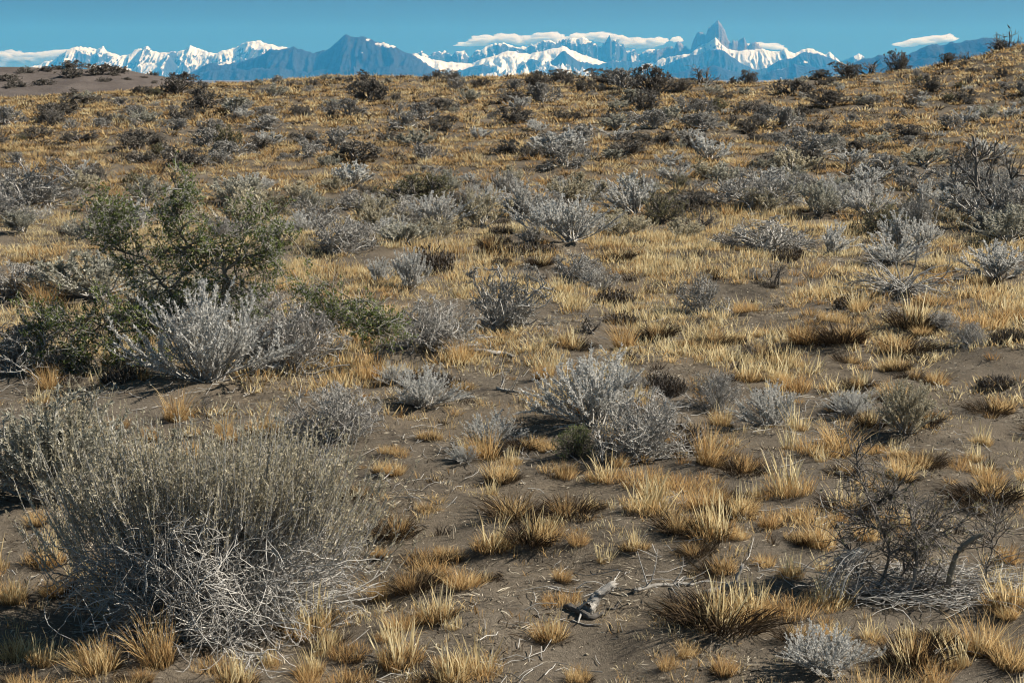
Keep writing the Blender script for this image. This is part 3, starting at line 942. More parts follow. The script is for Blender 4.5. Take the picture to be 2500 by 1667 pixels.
S('twig', 1620, 300, 1570, 1670, 262, 'grey shrub on the right upper hillside', 'the grey upper hillside shrub')
S('twig', 1500, 300, 1455, 1540, 255, 'grey shrub on the upper middle hillside')
S('brush', 2080, 320, 2030, 2140, 285, 'grey black shrub in the right hillside scrub')
S('twig', 930, 300, 895, 965, 262, 'grey shrub on the upper hillside left of the middle', 'the grey shrub left of the middle')
S('brush', 1010, 305, 975, 1060, 270, 'dark shrub on the upper hillside at the middle')
S('sage', 955, 340, 915, 1000, 310, 'pale shrub right above the two humped dark shrub')
S('twig', 610, 300, 570, 650, 270, 'grey shrub above the dark olive shrub')
S('brush', 700, 330, 660, 745, 300, 'dark shrub left above the two humped dark shrub')
S('brush', 600, 345, 560, 640, 310, 'dark shrub right of the dark olive shrub')

# ------------------------------------------------------------------ the biggest bush, near left
def thing(name, loc, label, cat, group=None):
    o = empty(name, loc)
    tag(o, label, cat, group)
    return o


def build_big_bush():
    g = np.random.default_rng(5)
    x, y, z = ground_at(478 * K, 1490 * K)
    y += 0.24; x *= y / (y - 0.24)
    z = float(terrain(x, y))
    o = thing('big_bush', (x, y, z - 0.01), 'biggest bush, tan leafy top over a tangle of bare grey branches', 'shrub')
    W = 770 * K * y / FPX
    Hh = 480 * K * y / FPX
    # a dome of bare curling grey branches
    n = 250
    s1 = stems(g, disc(g, n, 0.15), hemi(g, n, 2, 86, 0.7), g.uniform(0.24, 0.46, n), 8, 0.0, 0.15)
    s2 = twigs(g, s1, 2500, 0.25, 1.0, g.uniform(0.09, 0.22, 2500), 5, 0.8, -0.25, 0.30)
    s3 = twigs(g, s2, 5000, 0.2, 1.0, g.uniform(0.025, 0.07, 5000), 2, 0.8, 0.1, 0.3)
    dome(0.47, 0.40, s1, s2, s3)
    lopsided(3, s1, s2, s3)
    # leafy sprays that leave the dome on its top, sides and back
    P, T, _ = along(g, s2, 6000, 0.3, 1.0)
    nrm = unit(P / np.array([0.47, 0.47, 0.40]) ** 2)
    rr_ = np.sqrt(((P / [0.47, 0.47, 0.40]) ** 2).sum(1))
    want = nrm[:, 2] * 0.9 + nrm[:, 1] * 0.75 + 0.25 * np.abs(nrm[:, 0]) + g.normal(0, 0.16, len(P))
    sel = (want > 0.55) & (rr_ > 0.6) & (P[:, 2] > 0.235 - 0.42 * np.clip(P[:, 1] + 0.08, -0.1, 0.4) - 0.12 * np.clip(np.abs(P[:, 0]) - 0.3, 0, 0.2) / 0.2 + g.normal(0, 0.03, len(P)))
    P, nrm = P[sel], nrm[sel]
    n = len(P)
    t1 = stems(g, P, nrm * [0.75, 0.75, 0.5] + [0, 0, 0.55] + g.normal(0, 0.10, (n, 3)), g.uniform(0.07, 0.21, n), 3, 0.35, 0.06)
    t2 = twigs(g, t1, int(n * 1.1), 0.2, 0.9, g.uniform(0.03, 0.07, int(n * 1.1)), 2, 0.35, 0.4, 0.08)
    q, T, _ = along(g, t1, n * 24, 0.05, 1.0); q2, T2, _ = along(g, t2, n * 14, 0.1, 1.0)
    lv = leaves(g, np.concatenate([q, q2]), np.concatenate([T, T2]), 0.0120, 0.0036, 0.5)
    k = np.nonzero(g.random(n) < 0.35)[0]
    t4 = stems(g, t1[k, -1], unit(t1[k, -1] - t1[k, -2]), g.uniform(0.02, 0.05, len(k)), 3, 0.2, 0.12)
    q, T, _ = along(g, t4, len(k) * 6, 0.2, 1.0)
    sd = join([tube(t4, 0.0008, 0.0005, g), leaves(g, q, T, 0.0085, 0.0042, 1.0)])
    q, T, _ = along(g, s3, 9000, 0.1, 1.0)
    gl = leaves(g, q, T, 0.009, 0.0030, 0.9)
    parts = {'dead_branch': (tube(s1, 0.0030, 0.0014, g, 4), 'wood'), 'dead_twig': (join([tube(s2, 0.0017, 0.0010, g), tube(s3, 0.0010, 0.0006, g)]), 'wood'),
             'stem': (join([tube(t1, 0.0015, 0.0008, g), tube(t2, 0.0010, 0.0006, g)]), 'wood'), 'foliage': (lv, 'tan'), 'seed_stalk': (sd, 'tan'),
             'small_leaf_mass': (gl, 'murky')}
    allv = np.concatenate([p[0][0] for p in parts.values()])
    sx = W / (np.percentile(allv[:, 0], 99) - np.percentile(allv[:, 0], 1)); sz = Hh / np.percentile(allv[:, 2], 99.3)
    for nm, (geo, mat) in parts.items():
        link(nm, pack('big_bush_' + nm, (geo[0] * [sx, sx, sz], geo[1], geo[2]), mat), None, o)['kind'] = 'stuff'
    TAKEN.append((x, y, W * 0.45))
    PLANTS.append([o, 'big', 490 * K, 1260 * K, 800.0, 'the biggest bush', o['label']])


build_big_bush()


# ------------------------------------------------------------------ the green thicket, left
def build_green_thicket():
    g = np.random.default_rng(8)
    x0, y0, z0 = ground_at(500 * K, 850 * K)
    y0 += 0.35
    x0 = float(ray(500 * K, 850 * K)[0]) * y0
    z0 = float(terrain(x0, y0))
    o = thing('green_thicket', (x0, y0, z0), 'wide thorny thicket with small green leaves and thick pale limbs', 'shrub')

    def at(vx, vy, dy=0.0):
        ax, az = ray(vx * K, vy * K)
        return np.array([ax * (y0 + dy) - x0, dy, CAM_H + az * (y0 + dy) - z0])

    limbs = [
        ([(505, 845, 0), (512, 760, .02), (516, 648, .0), (514, 588, 0), (460, 576, -.05), (424, 564, -.05), (392, 572, 0), (358, 590, .1)], .021, .007),
        ([(516, 650, 0), (522, 614, 0), (560, 592, .03), (612, 578, .05), (660, 544, .1)], .018, .006),
        ([(440, 570, -.05), (416, 545, -.05), (414, 497, 0), (402, 440, .03), (394, 402, .05)], .011, .003),
        ([(450, 850, -.1), (420, 760, -.05), (400, 690, 0), (372, 654, .03), (360, 634, .05), (330, 590, .1), (262, 573, .1), (240, 520, .1), (225, 440, .15)], .017, .004),
        ([(520, 850, 0), (570, 815, -.1), (632, 793, -.15), (680, 797, -.15), (720, 757, -.1), (752, 720, -.05), (800, 690, 0), (850, 690, 0)], .019, .005),
        ([(725, 752, -.1), (770, 735, -.1), (840, 745, -.1), (915, 730, -.05)], .012, .004),
        ([(450, 850, -.1), (390, 825, -.25), (344, 821, -.3), (300, 828, -.32), (250, 800, -.3), (180, 760, -.25), (95, 725, -.2)], .019, .005),
        ([(400, 800, -.2), (340, 753, -.2), (260, 765, -.2), (200, 730, -.2)], .013, .004),
        ([(545, 600, .05), (560, 540, .1), (575, 500, .15), (600, 470, .2)], .010, .003),
        ([(300, 828, -.3), (240, 850, -.35), (170, 840, -.35), (100, 840, -.3)], .012, .004),
    ]
    pts_all = []
    for pl, r0, r1 in limbs:
        c = np.array([at(*p) for p in pl])
        t = np.linspace(0, len(c) - 1, len(c) * 3)
        i = np.minimum(t.astype(int), len(c) - 2); f = (t - i)[:, None]
        p = c[i] * (1 - f) + c[i + 1] * f + g.normal(0, 0.006, (len(t), 3))
        p[:, 2] = np.maximum(p[:, 2], 0.01)
        link('limb', pack('thicket_limb', tube(p[None], r0 * 0.72, r1 * 0.8, g, 8), 'limb', None, True), None, o)
        pts_all.append(p)
    LP = np.concatenate(pts_all)
    blobs = [(240, 500, 62, 75, .12), (320, 515, 90, 70, .1), (405, 450, 40, 60, .05), (430, 510, 80, 60, 0), (500, 545, 80, 50, 0), (600, 510, 75, 55, .12), (640, 555, 50, 45, .1),
             (400, 600, 80, 40, 0), (320, 600, 70, 40, .05), (560, 570, 60, 40, .05), (450, 640, 80, 35, 0), (610, 620, 60, 40, .1),
             (730, 690, 60, 55, -.05), (800, 720, 85, 60, -.05), (860, 745, 70, 55, -.05), (690, 650, 40, 40, 0), (910, 760, 45, 35, -.05),
             (95, 725, 45, 38, -.2), (170, 770, 95, 60, -.25), (270, 735, 90, 65, -.2), (340, 710, 60, 55, -.15), (250, 830, 130, 50, -.3), (120, 820, 90, 50, -.3), (60, 760, 50, 50, -.25), (360, 790, 60, 50, -.2), (480, 690, 60, 40, .1), (565, 700, 60, 40, .1), (430, 720, 50, 40, .05), (600, 680, 50, 40, .1)]
    st = []
    for bx, by, rx, ry, dy in blobs:
        n = int(6 + rx * ry / 330)
        for _ in range(n):
            a = g.uniform(0, 6.283); q = math.sqrt(g.random())
            e = at(bx + rx * q * math.cos(a), by + ry * q * math.sin(a), dy + g.normal(0, 0.11))
            e[2] = max(e[2], 0.03)
            dist = np.linalg.norm((LP - e) * [1, 0.6, 1], axis=1)
            near = np.argsort(dist)[:6]
            s = LP[near[g.integers(0, 6)]]
            t = np.linspace(0, 1, 6)[:, None]
            mid = g.normal(0, 0.03, 3)
            st.append(s * (1 - t) + e * t + np.sin(np.pi * t) * mid + g.normal(0, 0.006, (6, 3)))
    st = np.array(st)
    b2 = twigs(g, st, 3600, 0.35, 1.0, g.uniform(0.05, 0.13, 3600), 2, 0.9, 0.3, 0.2)
    b3 = twigs(g, b2, 5000, 0.2, 1.0, g.uniform(0.025, 0.06, 5000), 1, 0.9, 0.2, 0.2)
    for s in (b2, b3): s[:, :, 2] = np.maximum(s[:, :, 2], 0.015)
    link('branch', pack('thicket_branch', tube(st, 0.0052, 0.0020, g), 'limb'), None, o)['kind'] = 'stuff'
    link('twig', pack('thicket_twig', join([tube(b2, 0.0021, 0.0011, g), tube(b3, 0.0014, 0.0008, g)]), 'wood'), None, o)['kind'] = 'stuff'
    q, T, _ = along(g, b2, 12000, 0.1, 1.0); q2, T2, _ = along(g, b3, 32000, 0.0, 1.0)
    lv = leaves(g, np.concatenate([q, q2]), np.concatenate([T, T2]), 0.0165, 0.0085, 1.0)
    link('foliage', pack('thicket_foliage', lv, 'green'), None, o)['kind'] = 'stuff'
    PLANTS.append([o, 'thicket', 470 * K, 640 * K, 900.0, 'the green thicket', o['label']])
    for vx, vy, r in ((500, 850, .35), (250, 860, .4), (130, 850, .35), (720, 800, .3)):
        a, b, _ = ground_at(vx * K, vy * K)
        TAKEN.append((a, b + 0.2, r))


build_green_thicket()


# ------------------------------------------------------------------ the half dead bush, near right
def build_half_dead_bush():
    g = np.random.default_rng(12)
    x0, y0, z0 = ground_at(2110 * K, 1395 * K)
    y0 += 0.12
    x0 = float(ray(2110 * K, 1395 * K)[0]) * y0
    z0 = float(terrain(x0, y0))
    o = thing('half_dead_bush', (x0, y0, z0), 'half dead bush with a thick broken limb and a litter of grey twigs', 'shrub')

    def at(sx, sy, dy=0.0):        # in photograph pixels
        ax, az = ray(sx, sy)
        return np.array([ax * (y0 + dy) - x0, dy, max(CAM_H + az * (y0 + dy) - z0, 0.004)])

    limbs = [
        ([(2308, 1470), (2313, 1440), (2323, 1385), (2340, 1342), (2366, 1318), (2402, 1306)], .0125, .0085, 'broken_limb'),
        ([(2144, 1458), (2160, 1400), (2172, 1352), (2160, 1300), (2134, 1238), (2110, 1190), (2095, 1153), (2088, 1098)], .008, .002, 'limb'),
        ([(2110, 1450), (2095, 1400), (2085, 1370), (2068, 1325)], .006, .003, 'limb'),
        ([(2195, 1455), (2205, 1400), (2230, 1360), (2250, 1300), (2300, 1260), (2370, 1235)], .008, .002, 'limb'),
        ([(2225, 1440), (2235, 1390), (2240, 1350), (2235, 1290), (2215, 1230)], .010, .003, 'limb'),
        ([(2172, 1352), (2205, 1330), (2240, 1310), (2290, 1305), (2350, 1330)], .006, .002, 'limb'),
        ([(2400, 1420), (2418, 1360), (2430, 1290), (2432, 1255)], .004, .0015, 'limb'),
        ([(2134, 1238), (2165, 1210), (2190, 1200)], .003, .001, 'limb'),
        ([(2160, 1300), (2130, 1285), (2080, 1265)], .004, .001, 'limb'),
        ([(2160, 1510), (2200, 1490), (2230, 1470), (2270, 1450)], .006, .003, 'limb'),
    ]
    cs = []
    for pl, r0, r1, nm in limbs:
        dy = g.normal(0, 0.06)
        c = np.array([at(a, b, dy) for a, b in pl])
        t = np.linspace(0, len(c) - 1, 14)
        i = np.minimum(t.astype(int), len(c) - 2); f = (t - i)[:, None]
        p = c[i] * (1 - f) + c[i + 1] * f + g.normal(0, 0.0025, (14, 3))
        mat = 'limb' if nm == 'broken_limb' else 'darkwood'
        link(nm, pack('half_dead_limb', tube(p[None], r0 * (1.0 if nm == 'broken_limb' else 0.8), r1 * (1.0 if nm == 'broken_limb' else 0.8), g, 8), mat, None, True), None, o)
        if nm == 'limb': cs.append(p)
    s1 = np.array(cs)
    s2 = twigs(g, s1, 420, 0.1, 1.0, g.uniform(0.06, 0.18, 420), 5, 0.9, 0.1, 0.25)
    s3 = twigs(g, s2, 1700, 0.2, 1.0, g.uniform(0.02, 0.07, 1700), 3, 0.8, 0.1, 0.25)
    for s in (s2, s3): s[..., 2] = np.maximum(s[..., 2], 0.006)
    link('branch', pack('half_dead_branch', tube(s2, 0.0022, 0.0012, g), 'darkwood'), None, o)['kind'] = 'stuff'
    link('twig', pack('half_dead_twig', tube(s3, 0.0013, 0.0008, g), 'darkwood'), None, o)['kind'] = 'stuff'
    q, T, _ = along(g, s3, 900, 0.3, 1.0)
    link('foliage', pack('half_dead_foliage', leaves(g, q, T, 0.014, 0.006, 1.0), 'olive'), None, o)['kind'] = 'stuff'
    # drooping pale spray on the left
    P = np.repeat(at(2105, 1345, -0.10)[None], 34, 0) + g.normal(0, 0.012, (34, 3))
    d = np.array([-1.0, -0.25, -0.1]) + g.normal(0, 0.30, (34, 3))
    sp = stems(g, P, d, g.uniform(0.13, 0.22, 34), 7, -1.5, 0.08)
    sp[:, :, 2] = np.maximum(sp[:, :, 2], 0.01)
    sq = twigs(g, sp, 260, 0.3, 1.0, g.uniform(0.015, 0.035, 260), 2, 0.6, 0, 0.2)
    link('dry_spray', pack('half_dead_spray', join([tube(sp, 0.0022, 0.0012, g), tube(sq, 0.0014, 0.0008, g)]), 'wood'), None, o)['kind'] = 'stuff'
    # fallen grey twigs round the foot
    n = 520
    P = disc(g, n, 0.30) * [1.2, 0.75, 1] + at(2250, 1480) + [0, 0.03, 0]
    P[:, 2] = g.uniform(0.002, 0.03, n)
    d = g.normal(0, 1, (n, 3)) * [1, 0.8, 0.12]
    tw = stems(g, P, d, g.uniform(0.06, 0.20, n), 4, 0.0, 0.2)
    tw[:, :, 2] = np.clip(tw[:, :, 2], 0.003, 0.05)
    link('fallen_twig_mat', pack('half_dead_litter', tube(tw, 0.0017, 0.0009, g), 'wood'), None, o)['kind'] = 'stuff'
    TAKEN.append((x0 + 0.05, y0, 0.24))
    PLANTS.append([o, 'halfdead', 2130 * K, 1290 * K, 420.0, 'the half dead bush', o['label']])


build_half_dead_bush()


# ------------------------------------------------------------------ dead wood, stones
def weathered(name, dark, light):
    m = NT(name)
    tc = m.n('ShaderNodeTexCoord').outputs['Object']
    mp = m.n('ShaderNodeMapping'); m.t.links.new(m.attr('tr', 'Vector'), mp.inputs['Vector'])
    mp.inputs['Scale'].default_value = (2.0, 14.0, 1.0)
    f = m.noise(3.0, 5, 0.6, mp.outputs[0])
    n = m.noise(40.0, 4, 0.6, tc)
    c = m.ramp(m.math('ADD', m.math('MULTIPLY', f, 0.75), m.math('MULTIPLY', n, 0.3)), [(0.36, dark), (0.62, light)])
    return m.done(m.principled(c, 0.85, m.bump(f, 0.8, 0.006), 0.15))


M['drift'] = weathered('bleached_wood', (0.085, 0.078, 0.070), (0.50, 0.48, 0.45))
M['char'] = weathered('dark_rotten_wood', (0.035, 0.032, 0.03), (0.16, 0.15, 0.14))


def dead_wood(label, pts, r, mat='drift', lift=(), twig=0, mark=None, seed=0, group='dead wood on the sand'):
    """pts in photograph pixels on the ground; lift: height of each point above the ground in m"""
    g = np.random.default_rng(400 + seed)
    W = []
    for k, (a, b) in enumerate(pts):
        if k < len(lift) and lift[k] and W:
            ax, az = ray(a, b); yy = W[0][1] + 0.02 * k
            W.append((ax * yy, yy, CAM_H + az * yy))
        else:
            W.append(ground_at(a, b))
    W = np.array(W, float)
    o = thing('dead_branch' if r < 0.012 else 'dead_log', tuple(W[0]), label, 'dead wood', group)
    c = W - W[0]
    n = 16
    t = np.linspace(0, len(c) - 1, n); i = np.minimum(t.astype(int), len(c) - 2); f = (t - i)[:, None]
    p = c[i] * (1 - f) + c[i + 1] * f + g.normal(0, r * 0.12, (n, 3)); p[:, 2] += r * 0.55
    sides = 14
    V, F, tr = tube(p[None], r, r * 0.55, g, sides)
    ang = np.tile(np.arange(sides) / sides, n); tt = np.repeat(np.linspace(0, 1, n), sides)
    bump = 1 + 0.28 * perlin(ang * 7, tt * 2.2, seed) + 0.16 * np.where((np.arange(len(V)) % 2) == 0, 1, -1) * (0.5 + perlin(tt * 3, ang * 5, seed + 4))
    cen = np.repeat(p, sides, 0)
    V = cen + (V - cen) * bump[:, None]
    ends = []
    for e, sgn in ((0, -1), (n - 1, 1)):       # splintered ends, closed
        ring = np.arange(sides) + e * sides
        tang = unit((p[min(e + 1, n - 1)] - p[max(e - 1, 0)])[None])[0] * sgn
        V[ring] += tang * (g.random(sides) * r * 1.3)[:, None]
        V = np.concatenate([V, (p[e] + tang * r * 0.1)[None]]); tr = np.concatenate([tr, [[0, .5, 0]]])
        k = len(V) - 1
        nx = np.roll(ring, -1)
        ends.append(np.stack([ring if sgn > 0 else nx, nx if sgn > 0 else ring, np.full(sides, k)], 1))
    tr[:n * sides, 1] = ang; tr[:n * sides, 0] = tt
    tk = link('trunk', pack('dead_trunk', (V, [F, np.concatenate(ends)], tr), mat), None, o)
    if twig:
        s = twigs(g, p[None], twig, 0.1, 1.0, g.uniform(0.05, 0.16, twig), 4, 0.8, 0, 0.2)
        s[:, :, 2] = np.maximum(s[:, :, 2], -0.01 + 0.012 * g.random(s.shape[:2]))
        for k in range(len(s)):
            link('side_branch', pack('dead_side_branch', tube(s[k:k + 1], r * 0.38, r * 0.14, g, 5), 'wood'), None, tk)
    px, py = project(*W[len(W) // 2])
    PLANTS.append([o, 'wood', float(px), float(py), 60.0, mark, label])
    return o


dead_wood('split pale stump standing on the sand near the bottom', [(1437, 1507), (1446, 1475), (1466, 1455), (1496, 1434)], 0.022, lift=(0, 1, 1, 1), mark='the split pale stump', seed=1)
dead_wood('dark rotten log lying below the split pale stump', [(1388, 1490), (1412, 1512), (1440, 1524), (1470, 1512)], 0.014, 'char', twig=3, seed=2)
dead_wood('thin straight stick below the dark rotten log', [(1393, 1528), (1430, 1531), (1466, 1532)], 0.004, seed=3)
dead_wood('bundle of bleached branches on the sand right of the split stump', [(1548, 1455), (1600, 1437), (1650, 1430), (1690, 1432)], 0.008, twig=12, mark='the bundle of bleached branches', seed=4)
dead_wood('bleached branch slanting up behind the large dark tuft', [(1722, 1466), (1765, 1446), (1795, 1425), (1812, 1383)], 0.010, lift=(0, 0, 1, 1), twig=3, seed=5)
dead_wood('small dark stick right of the split pale stump', [(1484, 1497), (1500, 1493), (1515, 1487)], 0.006, 'char', seed=6)
dead_wood('bleached gnarled branch below the dead grey shrubs', [(1155, 862), (1190, 868), (1225, 868), (1252, 876)], 0.017, twig=6, mark='the bleached gnarled branch', seed=7)
dead_wood('pale branch right of the small spiky silver shrub', [(1075, 988), (1110, 980), (1140, 972)], 0.014, twig=5, seed=8)
dead_wood('short dark wood with pale branches above it', [(1215, 956), (1245, 958), (1268, 962)], 0.010, twig=8, seed=9)
dead_wood('flat bleached plank of wood at the bottom right', [(2215, 1624), (2262, 1614), (2330, 1600)], 0.012, mark='the flat bleached plank of wood', seed=10)
dead_wood('grey sticks lying left of the half dead bush', [(1990, 1275), (2040, 1262), (2095, 1266)], 0.009, twig=10, seed=11)
dead_wood('short dark log below the grey sticks', [(2040, 1290), (2062, 1288), (2085, 1289)], 0.012, 'char', seed=12)
dead_wood('pale stick on the sand at the right edge of the middle', [(1585, 793), (1610, 786), (1628, 778)], 0.013, seed=13)
dead_wood('long pale branch under the rounded blue grey shrub', [(765, 1130), (800, 1125), (835, 1128)], 0.008, twig=8, seed=14)
dead_wood('pale fallen branches at the foot of the dark twiggy shrub', [(1495, 1135), (1560, 1130), (1640, 1122)], 0.007, twig=14, seed=15)
dead_wood('dark crooked twig standing on bare sand', [(1223, 955), (1226, 935), (1230, 915)], 0.005, 'char', lift=(0, 1, 1), twig=4, seed=16)


def stone(label, sx, sy, w, seed):
    g = np.random.default_rng(seed)
    x, y, z = ground_at(sx, sy)
    import bmesh
    bm = bmesh.new(); bmesh.ops.create_icosphere(bm, subdivisions=3, radius=0.5)
    V = np.array([v.co[:] for v in bm.verts]); F = np.array([[v.index for v in f.verts] for f in bm.faces]); bm.free()
    r = 1 + 0.22 * fbm(V[:, 0] * 2 + seed, V[:, 1] * 2 + V[:, 2] * 1.3, 3, seed)
    V = V * r[:, None] * [1, 0.8, 0.62] * (w * y / FPX)
    me = new_mesh('stone', V, F, smooth=True)
    o = link('stone', me, STONE)
    o.location = (x, y, z + 0.12 * w * y / FPX); o.rotation_euler = (0.1, 0.15, g.uniform(0, 6))
    tag(o, label, 'stone', 'pale stones')
    PLANTS.append([o, 'stone', sx, sy, w, None, label])


_m = NT('pale_stone'); _n = _m.noise(60.0, 5, 0.6, _m.n('ShaderNodeTexCoord').outputs['Object'])
STONE = _m.done(_m.principled(_m.ramp(_n, [(0.3, (0.17, 0.16, 0.15)), (0.7, (0.33, 0.32, 0.30))]), 0.9, _m.bump(_n, 0.5, 0.01)))
stone('pale rounded stone left of the thin top of the half dead bush', 2050, 1163, 26, 3)
stone('smaller pale stone just below the rounded one', 2074, 1178, 20, 9)


def build_bird():
    """small dark bird on the topmost twig of the crest shrub: one skin of rings along the body"""
    y = BIRD_SHRUB.location[1]
    ax, az = ray(2463, 67)
    B = np.array([ax * y, y, CAM_H + az * y])
    ring = [(-0.075, -0.045, .004, .003), (-0.045, -0.028, .010, .005), (-0.022, -0.008, .020, .019), (0.0, 0.008, .026, .027), (0.018, 0.026, .022, .024), (0.028, 0.042, .016, .017),
            (0.034, 0.055, .017, .017), (0.043, 0.062, .012, .012), (0.052, 0.060, .004, .004), (0.062, 0.057, .001, .001)]
    V = []; sides = 10
    for cx, cz, ry, rz in ring:
        for k in range(sides):
            a = 2 * math.pi * k / sides
            V.append((cx, ry * math.cos(a), cz + rz * math.sin(a)))
    F = [(i * sides + k, i * sides + (k + 1) % sides, (i + 1) * sides + (k + 1) % sides, (i + 1) * sides + k) for i in range(len(ring) - 1) for k in range(sides)]
    m = NT('dark_plumage'); mat = m.done(m.principled((0.03, 0.03, 0.032), 0.7))
    o = thing('bird', tuple(B), 'tiny dark bird perched on the topmost twig of the right crest', 'bird')
    o.rotation_euler = (0, 0, 2.4)
    link('body', new_mesh('bird_body', np.array(V), np.array(F), smooth=True), mat, o)
    g = np.random.default_rng(1)
    for s in (-1, 1):
        lg = np.array([[(0.0, 0.009 * s, -0.012), (0.004, 0.010 * s, -0.028), (0.0, 0.010 * s, -0.042)]])
        me = pack('bird_leg', tube(lg, 0.0025, 0.0018, g, 5), 'darkwood'); link('leg', me, None, o)
    # the twig that carries it, part of the shrub
    foot = np.array([[0, 0, -0.043]]) + B
    tip = foot[0]; base = np.array([BIRD_SHRUB.location.x + 0.05, y, BIRD_SHRUB.location.z + 0.15])
    t = np.linspace(0, 1, 8)[:, None]
    p = base * (1 - t) + tip * t + np.sin(t * np.pi) * [0.12, 0, 0.0] + np.sin(t * 9.0) * [0.02, 0, 0]
    inv = np.array(BIRD_SHRUB.matrix_basis.inverted())
    ph = np.concatenate([p, np.ones((8, 1))], 1) @ inv.T
    link('top_twig', pack('crest_top_twig', join([tube(ph[None, :, :3], 0.008, 0.004, g, 4), tube(twigs(g, ph[None, :, :3], 9, 0.2, 0.95, g.uniform(0.12, 0.3, 9), 4, 0.7, 0.3, 0.2), 0.005, 0.003, g)]), 'darkwood'), None, BIRD_SHRUB)


build_bird()

# ------------------------------------------------------------------ more shrubs, scattered as they grow
def free(x, y, r):
    a = np.array(TAKEN)
    return np.all((a[:, 0] - x) ** 2 + (a[:, 1] - y) ** 2 > (a[:, 2] * 0.7 + r * 0.8) ** 2)


def scatter_shrubs():
    g = np.random.default_rng(21)
    count = 0
    tries = 0
    while count < 360 and tries < 16000:          # hillside scrub
        tries += 1
        y = g.uniform(21, 50); x = g.uniform(-1, 1) * y * 0.322
        dc, _ = crest(np.array([x]))
        if y > dc[0] + 0.5: continue
        dens = 0.55 + 0.75 * fbm(x / 6.0, y / 6.0, 2, 61) + 0.25 * sstep(0, 12, x) * sstep(46, 30, y)
        if g.random() > dens: continue
        w = float(np.clip(g.lognormal(-0.85, 0.42), 0.20, 1.1))
        if y > dc[0] - 5: w = min(w, 0.36)
        if not free(x, y, w * 0.42): continue
        kind = g.choice(['brush', 'twig', 'sage', 'silver', 'olive'], p=[0.36, 0.34, 0.17, 0.09, 0.04]) if y > 28 else g.choice(['brush', 'twig', 'sage', 'silver', 'olive', 'tanbush'], p=[0.20, 0.36, 0.20, 0.14, 0.04, 0.06])
        if kind == 'olive': w = min(w, 0.5)
        shrub(str(kind), x, y, w, w * g.uniform(0.42, 0.62))
        count += 1
    count = tries = 0
    while count < 64 and tries < 5000:           # grey belt where the plain meets the hill
        tries += 1
        y = g.uniform(17.5, 25); x = g.uniform(-1, 1) * y * 0.322
        w = float(np.clip(g.lognormal(-0.65, 0.3), 0.3, 0.9))
        if not free(x, y, w * 0.3): continue
        kind = str(g.choice(['silver', 'twig', 'sage', 'tanbush', 'olive'], p=[.28, .36, .20, .12, .04]))
        shrub(kind, x, y, w, w * g.uniform(0.45, 0.65))
        count += 1
    count = tries = 0
    while count < 70 and tries < 5000:           # plain: small plants between the large ones
        tries += 1
        y = g.uniform(7.5, 21); x = g.uniform(-1, 1) * y * 0.315
        w = g.uniform(0.14, 0.34)
        if not free(x, y, w * 0.5): continue
        kind = str(g.choice(['cushion', 'twig', 'silver', 'cushion', 'bare', 'cushion', 'cushion']))
        shrub(kind, x, y, w, w * (g.uniform(0.3, 0.42) if kind == 'cushion' else g.uniform(0.5, 0.7)))
        count += 1
    for vx, vy, w in ((60, 168, 1.2), (130, 160, .9), (165, 160, 1.7), (235, 172, 1.9), (275, 168, 1.2), (105, 163, .9), (20, 185, 1.1), (160, 178, 1.6), (350, 173, .8), (290, 184, .6),
                      (425, 183, 1.2), (405, 187, .9), (240, 187, .8), (355, 192, .6), (180, 172, .8), (40, 200, 1.3), (100, 195, 1.0), (330, 180, .5)):
        # dark shrubs on the dune
        ax, az = ray(vx * K, vy * K)
        t = np.arange(68, 128, 0.1)
        dz = np.array([dune_z(ax * q, q) for q in t])
        hit = np.nonzero(CAM_H + az * t <= dz)[0]
        i = hit[0] if len(hit) else int(np.argmin(CAM_H + az * t - dz))
        shrub('brush', float(ax * t[i]), float(t[i]), w * 0.95, w * 0.34, z=float(dz[i]), sink=0.05)


scatter_shrubs()

# ------------------------------------------------------------------ grass
g0 = np.random.default_rng(77)
TUFT = {'gold': [], 'wide': [], 'pale': [], 'dead': [], 'spiky': []}
for i in range(6):
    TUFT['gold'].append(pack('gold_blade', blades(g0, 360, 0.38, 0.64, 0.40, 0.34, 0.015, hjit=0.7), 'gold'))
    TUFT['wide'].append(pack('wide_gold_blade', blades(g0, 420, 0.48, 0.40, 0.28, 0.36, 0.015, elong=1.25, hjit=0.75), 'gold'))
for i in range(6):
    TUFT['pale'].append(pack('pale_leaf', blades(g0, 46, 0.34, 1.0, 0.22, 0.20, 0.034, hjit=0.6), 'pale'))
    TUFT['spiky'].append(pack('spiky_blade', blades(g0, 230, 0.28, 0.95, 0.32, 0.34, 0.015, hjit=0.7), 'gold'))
for i in range(4):
    TUFT['dead'].append(pack('dead_blade', blades(g0, 420, 0.42, 0.46, 0.9, 0.7, 0.014, hjit=0.5), 'dead'))

TUFTS = []     # candidates: x, y, width m, form
TLOOK = {'gold': 'golden grass tuft', 'wide': 'low wide golden grass tuft', 'pale': 'pale leaved grass tuft', 'mixed': 'half dead golden grass tuft',
         'dark': 'dark dead grass tuft', 'spiky': 'spiky yellow grass tuft', 'straw': 'pale upright grass sprig'}
